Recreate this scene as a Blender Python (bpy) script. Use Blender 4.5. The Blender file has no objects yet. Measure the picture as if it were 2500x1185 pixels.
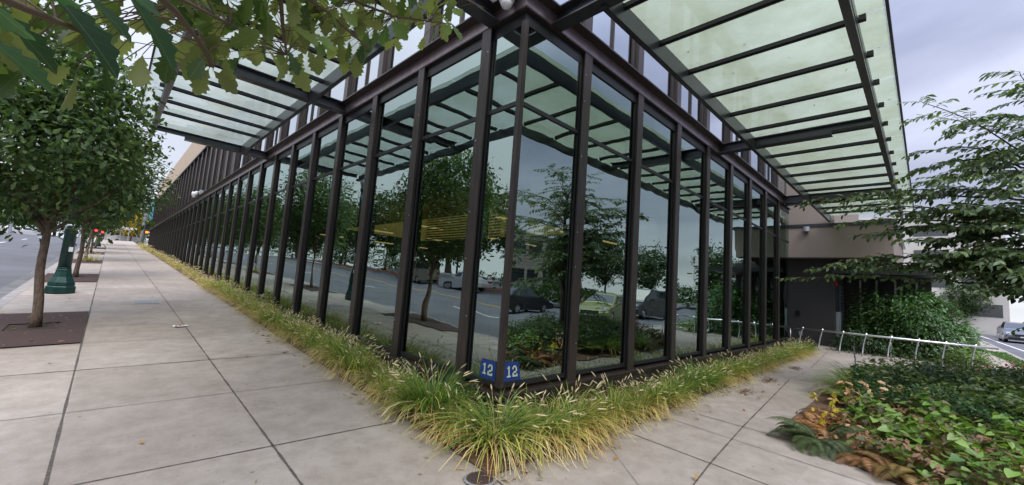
import bpy, math, random
import numpy as np
from mathutils import Vector, Matrix

R_ = math.radians
random.seed(7); RNG = np.random.default_rng(7)
sc = bpy.context.scene
COL = sc.collection

# ------------------------------------------------------------------ camera
CR = np.array([[0.706895, -0.703733, 0.071126], [0.123089, 0.023369, -0.992121], [0.696526, 0.71008, 0.103141]])
CC = np.array([-3.0687, -3.1648, 1.0854])
FPX = 999.45
cam_d = bpy.data.cameras.new('camera'); cam = bpy.data.objects.new('camera', cam_d); COL.objects.link(cam)
cam_d.sensor_width = 36.0; cam_d.lens = FPX / 2500 * 36.0
cam_d.clip_start = 0.05; cam_d.clip_end = 3000
M = Matrix(((CR[0][0], -CR[1][0], -CR[2][0], CC[0]), (CR[0][1], -CR[1][1], -CR[2][1], CC[1]),
            (CR[0][2], -CR[1][2], -CR[2][2], CC[2]), (0, 0, 0, 1)))
cam.matrix_world = M
sc.camera = cam

def ray(px, py):
    return CR.T @ np.array([(px - 1250) / FPX, (py - 592.5) / FPX, 1.0])
def at_depth(px, py, d):
    r = ray(px, py); return CC + r / np.linalg.norm(r) * d
def at_x(px, py, X):
    r = ray(px, py); return CC + r * (X - CC[0]) / r[0]
def at_y(px, py, Y):
    r = ray(px, py); return CC + r * (Y - CC[1]) / r[1]
def at_z(px, py, Z):
    r = ray(px, py); return CC + r * (Z - CC[2]) / r[2]

# ------------------------------------------------------------------ sky, sun, exposure
w = bpy.data.worlds.new('World'); sc.world = w; w.use_nodes = True
nt = w.node_tree; N = nt.nodes; LK = nt.links; N.clear()
SUN_EL, SUN_AZ = R_(52), R_(205)
def nn(t, **k):
    n = N.new(t)
    for a, b in k.items(): setattr(n, a, b)
    return n
out = nn('ShaderNodeOutputWorld')
sky = nn('ShaderNodeTexSky', sky_type='NISHITA'); sky.sun_disc = False
sky.sun_elevation = SUN_EL; sky.sun_rotation = SUN_AZ; sky.air_density = 1.2; sky.dust_density = 2.5
bg1 = nn('ShaderNodeBackground'); bg1.inputs['Strength'].default_value = 0.1
LK.new(sky.outputs['Color'], bg1.inputs['Color'])
tc = nn('ShaderNodeTexCoord'); sep = nn('ShaderNodeSeparateXYZ'); LK.new(tc.outputs['Generated'], sep.inputs[0])
def mth(op, a, b=None, clamp=False):
    n = nn('ShaderNodeMath', operation=op, use_clamp=clamp)
    for i, v in enumerate((a, b)):
        if v is None: continue
        if isinstance(v, (int, float)): n.inputs[i].default_value = v
        else: LK.new(v, n.inputs[i])
    return n.outputs[0]
zc = mth('MAXIMUM', sep.outputs['Z'], 0.0)
den = mth('ADD', zc, 0.16)
comb = nn('ShaderNodeCombineXYZ')
LK.new(mth('DIVIDE', sep.outputs['X'], den), comb.inputs[0]); LK.new(mth('DIVIDE', sep.outputs['Y'], den), comb.inputs[1])
noi = nn('ShaderNodeTexNoise'); noi.inputs['Scale'].default_value = 0.8; noi.inputs['Detail'].default_value = 6
noi.inputs['Roughness'].default_value = 0.5; noi.inputs['Distortion'].default_value = 0.4
LK.new(comb.outputs[0], noi.inputs['Vector'])
rmp = nn('ShaderNodeValToRGB'); LK.new(noi.outputs['Fac'], rmp.inputs['Fac'])
rmp.color_ramp.elements[0].position = 0.36; rmp.color_ramp.elements[0].color = (0.205, 0.24, 0.37, 1)
rmp.color_ramp.elements[1].position = 0.68; rmp.color_ramp.elements[1].color = (0.62, 0.65, 0.83, 1)
# the overcast is brighter low on the horizon and overhead to the left
hz = mth('POWER', mth('SUBTRACT', 1.0, mth('MULTIPLY', zc, 3.2), True), 2.0)
hzn = nn('ShaderNodeMix', data_type='RGBA'); LK.new(mth('MULTIPLY', hz, 0.85), hzn.inputs[0])
LK.new(rmp.outputs['Color'], hzn.inputs[6]); hzn.inputs[7].default_value = (0.95, 0.97, 1.0, 1)
lf = mth('ADD', mth('MULTIPLY', sep.outputs['X'], -0.75), mth('MULTIPLY', sep.outputs['Y'], 0.35))
lf = mth('MULTIPLY', mth('ADD', lf, 0.15), 1.1, True)
lfn = nn('ShaderNodeMix', data_type='RGBA'); LK.new(mth('MULTIPLY', lf, 0.8, True), lfn.inputs[0])
LK.new(hzn.outputs[2], lfn.inputs[6]); lfn.inputs[7].default_value = (1.0, 1.05, 1.12, 1)
zen = mth('ADD', 1.0, mth('MULTIPLY', mth('POWER', zc, 4.0), 6.0))
bg2 = nn('ShaderNodeBackground'); LK.new(lfn.outputs[2], bg2.inputs['Color']); LK.new(zen, bg2.inputs['Strength'])
mx = nn('ShaderNodeMixShader'); mx.inputs[0].default_value = 0.88
LK.new(bg1.outputs[0], mx.inputs[1]); LK.new(bg2.outputs[0], mx.inputs[2]); LK.new(mx.outputs[0], out.inputs['Surface'])

sd = bpy.data.lights.new('sun', 'SUN'); sun = bpy.data.objects.new('sun', sd); COL.objects.link(sun)
sd.energy = 1.9; sd.angle = R_(30); sd.color = (1.0, 0.95, 0.88)
sdir = Vector((math.sin(SUN_AZ) * math.cos(SUN_EL), math.cos(SUN_AZ) * math.cos(SUN_EL), math.sin(SUN_EL)))
sun.rotation_euler = sdir.to_track_quat('Z', 'Y').to_euler(); sun.location = (-10, -20, 40)
sc.view_settings.view_transform = 'Standard'; sc.view_settings.look = 'None'
sc.view_settings.exposure = 0.3; sc.view_settings.gamma = 1
cy = sc.cycles
cy.max_bounces = 8; cy.transparent_max_bounces = 24; cy.diffuse_bounces = 3; cy.glossy_bounces = 4; cy.transmission_bounces = 6
cy.use_denoising = True; cy.caustics_reflective = False; cy.caustics_refractive = False
cy.sample_clamp_indirect = 6

# ------------------------------------------------------------------ ground height
def S(t):
    t = np.clip(t, 0, 1); return t * t * (3 - 2 * t)
def G(x, y):
    x = np.asarray(x, float); y = np.asarray(y, float)
    zl = -0.39 + 0.05 * np.clip(x, -4.5, 0.3) + 0.05 * np.minimum(y, 77) - 0.04 * np.clip(y - 80, 0, 40)
    t = S((-3 - y) / 5); zl = zl * (1 - t) - 0.5 * t
    zr = -0.48 + 0.014 * np.clip(x, -2, 9)
    wr = S((x + 0.9) / 1.5) * (1 - S((y - 0.05) / 0.3))
    return zl * (1 - wr) + zr * wr
def g(x, y): return float(G(x, y))
def on_ground(px, py):
    z = -0.4
    for _ in range(12):
        p = at_z(px, py, z); z = g(p[0], p[1])
    return p

# ------------------------------------------------------------------ materials
def M_(name, col, rough=0.6, metal=0.0, spec=0.5, noise=None, bump=None, rnd=0.0):
    """principled; noise=(scale, colour2, low, high[, detail]); bump=(scale, strength)"""
    m = bpy.data.materials.new(name); m.use_nodes = True
    t = m.node_tree; b = t.nodes['Principled BSDF']
    b.inputs['Base Color'].default_value = (*col, 1); b.inputs['Roughness'].default_value = rough
    b.inputs['Metallic'].default_value = metal; b.inputs['Specular IOR Level'].default_value = spec
    if noise or bump: co = t.nodes.new('ShaderNodeTexCoord')
    if noise:
        n = t.nodes.new('ShaderNodeTexNoise'); n.inputs['Scale'].default_value = noise[0]; n.inputs['Detail'].default_value = noise[4] if len(noise) > 4 else 5
        t.links.new(co.outputs['Object'], n.inputs['Vector'])
        r = t.nodes.new('ShaderNodeValToRGB'); r.color_ramp.elements[0].position = noise[2]; r.color_ramp.elements[1].position = noise[3]
        r.color_ramp.elements[0].color = (*col, 1); r.color_ramp.elements[1].color = (*noise[1], 1)
        t.links.new(n.outputs['Fac'], r.inputs['Fac']); t.links.new(r.outputs['Color'], b.inputs['Base Color'])
    if bump:
        n2 = t.nodes.new('ShaderNodeTexNoise'); n2.inputs['Scale'].default_value = bump[0]; n2.inputs['Detail'].default_value = 4
        t.links.new(co.outputs['Object'], n2.inputs['Vector'])
        bp = t.nodes.new('ShaderNodeBump'); bp.inputs['Strength'].default_value = bump[1]; bp.inputs['Distance'].default_value = 0.02
        t.links.new(n2.outputs['Fac'], bp.inputs['Height']); t.links.new(bp.outputs['Normal'], b.inputs['Normal'])
    return m

def concrete(name, base, dark, light):
    m = bpy.data.materials.new(name); m.use_nodes = True; t = m.node_tree; b = t.nodes['Principled BSDF']
    co = t.nodes.new('ShaderNodeTexCoord')
    def noise(s, d=6, rgh=0.6):
        n = t.nodes.new('ShaderNodeTexNoise'); n.inputs['Scale'].default_value = s; n.inputs['Detail'].default_value = d
        n.inputs['Roughness'].default_value = rgh; t.links.new(co.outputs['Object'], n.inputs['Vector']); return n.outputs['Fac']
    def ramp(f, p0, p1, c0, c1):
        r = t.nodes.new('ShaderNodeValToRGB'); e = r.color_ramp.elements
        e[0].position = p0; e[1].position = p1; e[0].color = (*c0, 1); e[1].color = (*c1, 1); t.links.new(f, r.inputs['Fac']); return r.outputs['Color']
    def mix(a, c, f, mode='MULTIPLY'):
        x = t.nodes.new('ShaderNodeMix'); x.data_type = 'RGBA'; x.blend_type = mode; x.inputs[0].default_value = f
        t.links.new(a, x.inputs[6]); t.links.new(c, x.inputs[7]); return x.outputs[2]
    dark = tuple(v * q for v, q in zip(dark, (.80, .78, .755))); light = tuple(v * q for v, q in zip(light, (.84, .822, .80)))
    c = ramp(noise(0.7, 5), 0.3, 0.7, dark, light)
    sn = t.nodes.new('ShaderNodeVectorMath'); sn.operation = 'SNAP'; sn.inputs[1].default_value = (1.29, 1.62, 50)
    ad = t.nodes.new('ShaderNodeVectorMath'); ad.operation = 'ADD'; ad.inputs[1].default_value = (0.57 + 1.29 * 4, 0.7, 20); t.links.new(co.outputs['Object'], ad.inputs[0]); t.links.new(ad.outputs[0], sn.inputs[0])
    wn = t.nodes.new('ShaderNodeTexWhiteNoise'); t.links.new(sn.outputs[0], wn.inputs['Vector'])
    c = mix(c, ramp(wn.outputs['Value'], 0.0, 1.0, (0.87, 0.865, 0.86), (1.06, 1.06, 1.06)), 0.9)
    c = mix(c, ramp(noise(4.5, 8, 0.7), 0.34, 0.6, (0.74, 0.725, 0.70), (1.02, 1.02, 1.02)), 0.8)
    c = mix(c, ramp(noise(160, 3), 0.35, 0.65, (0.82, 0.82, 0.81), (1.08, 1.08, 1.08)), 0.8)
    c = mix(c, ramp(noise(17, 2), 0.26, 0.31, (0.55, 0.53, 0.5), (1, 1, 1)), 0.7)
    for vs_, rr_, cc_ in ((1.15, 0.020, 0.42), (2.6, 0.018, 0.62), (0.35, 0.012, 0.3)):
        vo = t.nodes.new('ShaderNodeTexVoronoi'); vo.inputs['Scale'].default_value = vs_; t.links.new(co.outputs['Object'], vo.inputs['Vector'])
        c = mix(c, ramp(vo.outputs['Distance'], rr_ * vs_ * .8, rr_ * vs_, (cc_, cc_ * .97, cc_ * .94), (1, 1, 1)), 0.9)
    t.links.new(c, b.inputs['Base Color']); b.inputs['Roughness'].default_value = 0.82; b.inputs['Specular IOR Level'].default_value = 0.3
    bp = t.nodes.new('ShaderNodeBump'); bp.inputs['Strength'].default_value = 0.25; bp.inputs['Distance'].default_value = 0.004
    t.links.new(noise(220, 3), bp.inputs['Height']); t.links.new(bp.outputs['Normal'], b.inputs['Normal'])
    return m

m_conc = concrete('pale_concrete', None, (0.42, 0.365, 0.32), (0.52, 0.465, 0.415))
m_conc2 = concrete('path_concrete', None, (0.42, 0.375, 0.335), (0.52, 0.47, 0.43))
m_joint = M_('joint_dirt', (0.07, 0.058, 0.048), 0.95, noise=(30, (0.13, 0.11, 0.09), 0.4, 0.65))
m_joint2 = M_('faint_joint', (0.21, 0.19, 0.17), 0.95)
m_kerb = M_('kerb_concrete', (0.25, 0.23, 0.21), 0.9, noise=(5, (0.34, 0.31, 0.29), 0.35, 0.65))
m_asph = M_('asphalt', (0.092, 0.092, 0.10), 0.85, noise=(0.6, (0.125, 0.125, 0.134), 0.35, 0.65), bump=(90, 0.3))
m_line = M_('road_paint', (0.7, 0.7, 0.68), 0.7, noise=(20, (0.5, 0.5, 0.49), 0.4, 0.7))
m_yline = M_('yellow_road_paint', (0.5, 0.33, 0.06), 0.7)
m_soil = M_('soil', (0.10, 0.06, 0.04), 1.0, noise=(18, (0.19, 0.10, 0.06), 0.4, 0.65), bump=(40, 0.8))
m_dirt = M_('ground_dirt', (0.09, 0.10, 0.05), 1.0, noise=(0.3, (0.12, 0.13, 0.06), 0.4, 0.6))
m_mat = M_('rubber_mat', (0.055, 0.032, 0.03), 0.95, noise=(60, (0.085, 0.05, 0.045), 0.4, 0.6), bump=(200, 0.5))
m_redm = M_('bark_mulch', (0.23, 0.075, 0.04), 1.0, noise=(25, (0.12, 0.05, 0.03), 0.4, 0.6))

m_steel = M_('dark_bronze_steel', (0.030, 0.0235, 0.0215), 0.42, 0.35, 0.5, noise=(9, (0.068, 0.053, 0.048), 0.3, 0.72), bump=(35, 0.06))
m_rail = M_('rail_steel_sky_sheen', (0.27, 0.215, 0.235), 0.34, 0.6, 0.5, noise=(6, (0.36, 0.29, 0.31), 0.35, 0.65), bump=(25, 0.05))  # pale lavender sheen of the sky painted into the web's base colour
m_cano = M_('canopy_steel', (0.075, 0.078, 0.09), 0.32, 0.6, 0.5, noise=(6, (0.09, 0.092, 0.105), 0.35, 0.65))
m_purl = M_('purlin_steel', (0.03, 0.03, 0.034), 0.4, 0.4)
m_frame = M_('black_frame', (0.012, 0.013, 0.015), 0.5)
m_speck = M_('fastener', (0.6, 0.6, 0.6), 0.4, 0.8)
m_dark = M_('interior_dark', (0.05, 0.052, 0.05), 0.9)
m_ceil = M_('interior_ceiling', (0.16, 0.14, 0.1), 0.9)
m_floor = M_('interior_floor', (0.07, 0.065, 0.06), 0.7)
m_blind = M_('blind_slat', (0.10, 0.115, 0.10), 0.6)
m_panel = M_('dark_metal_panel', (0.042, 0.034, 0.033), 0.5, 0.3, noise=(14, (0.06, 0.05, 0.05), 0.35, 0.65))
m_chrome = M_('brushed_stainless', (0.62, 0.62, 0.63), 0.28, 0.95)
m_white = M_('white_plastic', (0.7, 0.7, 0.7), 0.35)
m_black = M_('black_plastic', (0.015, 0.015, 0.017), 0.35)
m_red = M_('red_paint', (0.5, 0.03, 0.03), 0.4)
m_green = M_('green_lamp_paint', (0.005, 0.038, 0.033), 0.33, 0.2, noise=(4, (0.009, 0.052, 0.044), 0.4, 0.6))
m_grey = M_('galvanised_steel', (0.38, 0.42, 0.47), 0.45, 0.4)
m_iron = M_('cast_iron', (0.09, 0.055, 0.05), 0.7, 0.4, bump=(90, 0.6))
m_lid = M_('grey_lid', (0.26, 0.27, 0.27), 0.8, noise=(40, (0.2, 0.2, 0.2), 0.4, 0.6))
m_twig = M_('twig_bark', (0.10, 0.072, 0.045), 0.9)

def streak(m):
    t = m.node_tree; n = [q for q in t.nodes if q.type == 'TEX_NOISE'][0]; co = [q for q in t.nodes if q.type == 'TEX_COORD'][0]
    mp = t.nodes.new('ShaderNodeMapping'); mp.inputs['Scale'].default_value = (3, 3, 0.25); t.links.new(co.outputs['Object'], mp.inputs['Vector']); t.links.new(mp.outputs[0], n.inputs['Vector'])
streak(m_steel); streak(m_panel)
def m_emit(name, col, s):
    m = bpy.data.materials.new(name); m.use_nodes = True; t = m.node_tree; b = t.nodes['Principled BSDF']
    b.inputs['Base Color'].default_value = (*col, 1); b.inputs['Emission Color'].default_value = (*col, 1); b.inputs['Emission Strength'].default_value = s
    return m
m_lamp = m_emit('warm_tube_light', (1.0, 0.66, 0.25), 0.8)
m_ceil_glow = m_emit('warm_ceiling_glow', (1.0, 0.68, 0.2), 0.17)  # emission imitating a lamplit stretch of ceiling, not a fixture
m_redlit = m_emit('lit_red_lens', (1.0, 0.04, 0.03), 2.5)
m_globe = M_('frosted_globe', (0.7, 0.72, 0.74), 0.3)

def glass(name, tint, refl, fac0, wav):
    m = bpy.data.materials.new(name); m.use_nodes = True; t = m.node_tree; t.nodes.clear()
    o = t.nodes.new('ShaderNodeOutputMaterial'); mx = t.nodes.new('ShaderNodeMixShader')
    tr = t.nodes.new('ShaderNodeBsdfTransparent'); tr.inputs[0].default_value = (*tint, 1)
    gl = t.nodes.new('ShaderNodeBsdfGlossy'); gl.inputs['Color'].default_value = (*refl, 1); gl.inputs['Roughness'].default_value = 0.0
    fr = t.nodes.new('ShaderNodeFresnel'); fr.inputs['IOR'].default_value = 1.5
    mr = t.nodes.new('ShaderNodeMapRange'); mr.inputs['To Min'].default_value = fac0; mr.inputs['To Max'].default_value = 1.0
    t.links.new(fr.outputs[0], mr.inputs['Value']); t.links.new(mr.outputs[0], mx.inputs[0])
    co = t.nodes.new('ShaderNodeTexCoord'); n = t.nodes.new('ShaderNodeTexNoise'); n.inputs['Scale'].default_value = 1.6; n.inputs['Detail'].default_value = 1
    t.links.new(co.outputs['Object'], n.inputs['Vector'])
    bp = t.nodes.new('ShaderNodeBump'); bp.inputs['Strength'].default_value = 1.0; bp.inputs['Distance'].default_value = wav
    t.links.new(n.outputs['Fac'], bp.inputs['Height']); t.links.new(bp.outputs[0], gl.inputs['Normal'])
    t.links.new(tr.outputs[0], mx.inputs[1]); t.links.new(gl.outputs[0], mx.inputs[2]); t.links.new(mx.outputs[0], o.inputs[0])
    return m
m_glass = glass('tinted_window_glass', (0.42, 0.55, 0.48), (0.64, 0.78, 0.73), 0.42, 0.0036)
m_upgl = glass('upper_window_glass', (0.2, 0.25, 0.25), (0.88, 0.93, 0.98), 0.62, 0.003)

def canopy_glass(name, col, f_tr):
    m = bpy.data.materials.new(name); m.use_nodes = True; t = m.node_tree; t.nodes.clear()
    o = t.nodes.new('ShaderNodeOutputMaterial')
    co = t.nodes.new('ShaderNodeTexCoord'); n = t.nodes.new('ShaderNodeTexNoise'); n.inputs['Scale'].default_value = 1.3; n.inputs['Detail'].default_value = 7; n.inputs['Roughness'].default_value = 0.65
    t.links.new(co.outputs['Object'], n.inputs['Vector'])
    r = t.nodes.new('ShaderNodeValToRGB'); r.color_ramp.elements[0].position = 0.3; r.color_ramp.elements[1].position = 0.62
    r.color_ramp.elements[0].color = (col[0] * 0.72, col[1] * 0.72, col[2] * 0.6, 1); r.color_ramp.elements[1].color = (*col, 1)
    t.links.new(n.outputs['Fac'], r.inputs['Fac'])
    tl = t.nodes.new('ShaderNodeBsdfTranslucent'); t.links.new(r.outputs['Color'], tl.inputs['Color'])
    tr = t.nodes.new('ShaderNodeBsdfTransparent'); tr.inputs[0].default_value = (0.45, 0.50, 0.44, 1)
    gl = t.nodes.new('ShaderNodeBsdfGlossy'); gl.inputs['Roughness'].default_value = 0.03; gl.inputs['Color'].default_value = (0.9, 0.95, 0.92, 1)
    fr = t.nodes.new('ShaderNodeFresnel'); fr.inputs['IOR'].default_value = 1.55
    a = t.nodes.new('ShaderNodeMixShader'); a.inputs[0].default_value = f_tr; t.links.new(tl.outputs[0], a.inputs[1]); t.links.new(tr.outputs[0], a.inputs[2])
    b = t.nodes.new('ShaderNodeMixShader'); t.links.new(fr.outputs[0], b.inputs[0]); t.links.new(a.outputs[0], b.inputs[1]); t.links.new(gl.outputs[0], b.inputs[2])
    t.links.new(b.outputs[0], o.inputs[0])
    return m
m_cgl = canopy_glass('frosted_canopy_glass', (0.355, 0.405, 0.31), 0.22)
m_cgl2 = canopy_glass('frosted_canopy_glass_blue', (0.37, 0.42, 0.40), 0.28)

def leafmat(name, trans=0.35, rough=0.45, under=None, spec=0.4):
    """colour comes from the per-leaf attribute 'col'"""
    m = bpy.data.materials.new(name); m.use_nodes = True; t = m.node_tree; t.nodes.clear()
    o = t.nodes.new('ShaderNodeOutputMaterial'); at = t.nodes.new('ShaderNodeAttribute'); at.attribute_name = 'col'
    c = at.outputs['Color']
    if under:
        ge = t.nodes.new('ShaderNodeNewGeometry'); x = t.nodes.new('ShaderNodeMix'); x.data_type = 'RGBA'
        t.links.new(ge.outputs['Backfacing'], x.inputs[0]); t.links.new(c, x.inputs[6])
        y = t.nodes.new('ShaderNodeMix'); y.data_type = 'RGBA'; y.inputs[0].default_value = 0.7; t.links.new(c, y.inputs[6]); y.inputs[7].default_value = (*under, 1)
        t.links.new(y.outputs[2], x.inputs[7]); c = x.outputs[2]
    p = t.nodes.new('ShaderNodeBsdfPrincipled'); p.inputs['Roughness'].default_value = rough; p.inputs['Specular IOR Level'].default_value = spec
    t.links.new(c, p.inputs['Base Color'])
    tl = t.nodes.new('ShaderNodeBsdfTranslucent')
    h = t.nodes.new('ShaderNodeMix'); h.data_type = 'RGBA'; h.blend_type = 'MULTIPLY'; h.inputs[0].default_value = 1; t.links.new(c, h.inputs[6]); h.inputs[7].default_value = (1.9, 2.0, 1.0, 1)
    t.links.new(h.outputs[2], tl.inputs['Color'])
    mx = t.nodes.new('ShaderNodeMixShader'); mx.inputs[0].default_value = trans
    t.links.new(p.outputs[0], mx.inputs[1]); t.links.new(tl.outputs[0], mx.inputs[2]); t.links.new(mx.outputs[0], o.inputs[0])
    return m
def veins(m):
    t = m.node_tree; at = [n for n in t.nodes if n.type == 'ATTRIBUTE'][0]
    uv = t.nodes.new('ShaderNodeAttribute'); uv.attribute_name = 'luv'; sp = t.nodes.new('ShaderNodeSeparateXYZ'); t.links.new(uv.outputs['Vector'], sp.inputs[0])
    def f(op, a, b=None):
        n = t.nodes.new('ShaderNodeMath'); n.operation = op
        for i, v in enumerate((a, b)):
            if v is None: continue
            if isinstance(v, (int, float)): n.inputs[i].default_value = v
            else: t.links.new(v, n.inputs[i])
        return n.outputs[0]
    ax = f('ABSOLUTE', sp.outputs['X']); mid = f('LESS_THAN', ax, 0.012)
    s = f('FRACT', f('MULTIPLY', f('SUBTRACT', sp.outputs['Y'], f('MULTIPLY', ax, 0.9)), 7.0)); side = f('MULTIPLY', f('LESS_THAN', s, 0.06), 0.5)
    vn = f('MAXIMUM', mid, side)
    mx = t.nodes.new('ShaderNodeMix'); mx.data_type = 'RGBA'; t.links.new(f('MULTIPLY', vn, 0.2), mx.inputs[0]); mx.inputs[7].default_value = (0.22, 0.25, 0.11, 1)
    for l in list(t.links):
        if l.from_node == at: t.links.new(mx.outputs[2], l.to_socket)
    t.links.new(at.outputs['Color'], mx.inputs[6])
m_leaf = leafmat('tree_leaf', 0.3, 0.5)
m_oak = leafmat('oak_leaf', 0.42, 0.45, under=(0.20, 0.22, 0.085)); veins(m_oak)
m_gloss = leafmat('glossy_leaf', 0.25, 0.42, spec=0.45)
m_blade = leafmat('grass_blade', 0.3, 0.6)

def m_bark(name, c1, c2):
    m = bpy.data.materials.new(name); m.use_nodes = True; t = m.node_tree; b = t.nodes['Principled BSDF']
    co = t.nodes.new('ShaderNodeTexCoord'); mp = t.nodes.new('ShaderNodeMapping'); mp.inputs['Scale'].default_value = (14, 14, 5)
    n = t.nodes.new('ShaderNodeTexNoise'); n.inputs['Scale'].default_value = 2.2; n.inputs['Detail'].default_value = 8; n.inputs['Roughness'].default_value = 0.7
    t.links.new(co.outputs['Object'], mp.inputs['Vector']); t.links.new(mp.outputs[0], n.inputs['Vector'])
    r = t.nodes.new('ShaderNodeValToRGB'); r.color_ramp.elements[0].position = 0.35; r.color_ramp.elements[1].position = 0.68
    r.color_ramp.elements[0].color = (*c1, 1); r.color_ramp.elements[1].color = (*c2, 1); t.links.new(n.outputs['Fac'], r.inputs['Fac'])
    t.links.new(r.outputs['Color'], b.inputs['Base Color']); b.inputs['Roughness'].default_value = 0.95
    bp = t.nodes.new('ShaderNodeBump'); bp.inputs['Strength'].default_value = 0.9; bp.inputs['Distance'].default_value = 0.02
    t.links.new(n.outputs['Fac'], bp.inputs['Height']); t.links.new(bp.outputs[0], b.inputs['Normal'])
    return m
m_trunk = m_bark('tree_bark', (0.10, 0.075, 0.055), (0.27, 0.20, 0.15))
m_trunkd = m_bark('dark_bark', (0.04, 0.03, 0.025), (0.11, 0.08, 0.065))

def m_brick(name, c1, c2, mo, scale, rot):
    m = bpy.data.materials.new(name); m.use_nodes = True; t = m.node_tree; b = t.nodes['Principled BSDF']
    co = t.nodes.new('ShaderNodeTexCoord'); mp = t.nodes.new('ShaderNodeMapping'); mp.inputs['Rotation'].default_value = rot
    k = t.nodes.new('ShaderNodeTexBrick'); k.inputs['Scale'].default_value = scale
    k.inputs['Color1'].default_value = (*c1, 1); k.inputs['Color2'].default_value = (*c2, 1); k.inputs['Mortar'].default_value = (*mo, 1)
    k.inputs['Mortar Size'].default_value = 0.012; k.inputs['Brick Width'].default_value = 0.3; k.inputs['Row Height'].default_value = 0.075
    t.links.new(co.outputs['Object'], mp.inputs['Vector']); t.links.new(mp.outputs[0], k.inputs['Vector']); t.links.new(k.outputs['Color'], b.inputs['Base Color'])
    b.inputs['Roughness'].default_value = 0.75
    bp = t.nodes.new('ShaderNodeBump'); bp.inputs['Strength'].default_value = 0.5; bp.inputs['Distance'].default_value = 0.01; bp.invert = True
    t.links.new(k.outputs['Fac'], bp.inputs['Height']); t.links.new(bp.outputs[0], b.inputs['Normal'])
    return m
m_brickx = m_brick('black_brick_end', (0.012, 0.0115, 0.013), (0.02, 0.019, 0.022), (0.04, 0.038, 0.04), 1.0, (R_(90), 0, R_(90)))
m_bricky = m_brick('black_brick_lit_side', (0.07, 0.067, 0.07), (0.10, 0.096, 0.10), (0.17, 0.165, 0.17), 1.0, (R_(90), 0, 0))  # same brick with the lit look of this side painted in lighter
def ribbed(name, c, axis, scale):
    m = bpy.data.materials.new(name); m.use_nodes = True; t = m.node_tree; b = t.nodes['Principled BSDF']
    b.inputs['Base Color'].default_value = (*c, 1); b.inputs['Roughness'].default_value = 0.7
    co = t.nodes.new('ShaderNodeTexCoord'); wv = t.nodes.new('ShaderNodeTexWave'); wv.bands_direction = axis; wv.inputs['Scale'].default_value = scale
    t.links.new(co.outputs['Object'], wv.inputs['Vector'])
    bp = t.nodes.new('ShaderNodeBump'); bp.inputs['Strength'].default_value = 0.35; bp.inputs['Distance'].default_value = 0.008
    t.links.new(wv.outputs['Fac'], bp.inputs['Height']); t.links.new(bp.outputs[0], b.inputs['Normal'])
    return m
m_tan = ribbed('tan_ribbed_metal', (0.275, 0.228, 0.195), 'Y', 9.0)
m_tanl = ribbed('tan_wall', (0.55, 0.42, 0.31), 'Y', 1.5)

# ------------------------------------------------------------------ mesh helpers
class MB:
    def __init__(s): s.v = []; s.f = []
    def add(s, vs, fs):
        o = len(s.v); s.v += [tuple(map(float, p)) for p in vs]; s.f += [tuple(i + o for i in f) for f in fs]; return s
    def box(s, x0, x1, y0, y1, z0, z1):
        return s.add([(x0, y0, z0), (x1, y0, z0), (x1, y1, z0), (x0, y1, z0), (x0, y0, z1), (x1, y0, z1), (x1, y1, z1), (x0, y1, z1)],
                     [(0, 3, 2, 1), (4, 5, 6, 7), (0, 1, 5, 4), (1, 2, 6, 5), (2, 3, 7, 6), (3, 0, 4, 7)])
    def quad(s, a, b, c, d): return s.add([a, b, c, d], [(0, 1, 2, 3)])
    def tube(s, pts, rad, n=8, cap=True):
        pts = [Vector(p) for p in pts]; k = len(pts)
        if not hasattr(rad, '__len__'): rad = [rad] * k
        o = len(s.v); ref = None
        for i, p in enumerate(pts):
            t = (pts[min(i + 1, k - 1)] - pts[max(i - 1, 0)]).normalized()
            if ref is None or abs(ref.dot(t)) > 0.95: ref = Vector((0, 0, 1)) if abs(t.z) < 0.9 else Vector((1, 0, 0))
            a = t.cross(ref).normalized(); b = t.cross(a).normalized(); ref = b.cross(t) if False else ref
            for j in range(n):
                th = 2 * math.pi * j / n; q = p + (a * math.cos(th) + b * math.sin(th)) * rad[i]; s.v.append(tuple(q))
        for i in range(k - 1):
            for j in range(n):
                s.f.append((o + i * n + j, o + i * n + (j + 1) % n, o + (i + 1) * n + (j + 1) % n, o + (i + 1) * n + j))
        if cap:
            s.f.append(tuple(o + j for j in range(n))[::-1]); s.f.append(tuple(o + (k - 1) * n + j for j in range(n)))
        return s
    def lathe(s, prof, n=16, c=(0, 0), rot=0.0):
        o = len(s.v)
        for r, z in prof:
            for j in range(n):
                th = 2 * math.pi * j / n + rot; s.v.append((c[0] + r * math.cos(th), c[1] + r * math.sin(th), z))
        for i in range(len(prof) - 1):
            for j in range(n): s.f.append((o + i * n + j, o + i * n + (j + 1) % n, o + (i + 1) * n + (j + 1) % n, o + (i + 1) * n + j))
        s.f.append(tuple(o + j for j in range(n))[::-1]); s.f.append(tuple(o + (len(prof) - 1) * n + j for j in range(n)))
        return s
    def sheet(s, xs, ys, fn):
        o = len(s.v); nx, ny = len(xs), len(ys)
        for y in ys:
            for x in xs: s.v.append((x, y, fn(x, y)))
        for j in range(ny - 1):
            for i in range(nx - 1): s.f.append((o + j * nx + i, o + j * nx + i + 1, o + (j + 1) * nx + i + 1, o + (j + 1) * nx + i))
        return s
    def build(s, name, mat, parent=None, smooth=False, bevel=0, **tags):
        me = bpy.data.meshes.new(name); me.from_pydata(s.v, [], s.f); me.update()
        if mat: me.materials.append(mat)
        if smooth: me.polygons.foreach_set('use_smooth', [True] * len(me.polygons))
        ob = bpy.data.objects.new(name, me); COL.objects.link(ob)
        if parent: ob.parent = parent
        if bevel:
            b = ob.modifiers.new('bevel', 'BEVEL'); b.width = bevel; b.segments = 2; b.limit_method = 'ANGLE'
        for k, v in tags.items(): ob[k] = v
        return ob

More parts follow.
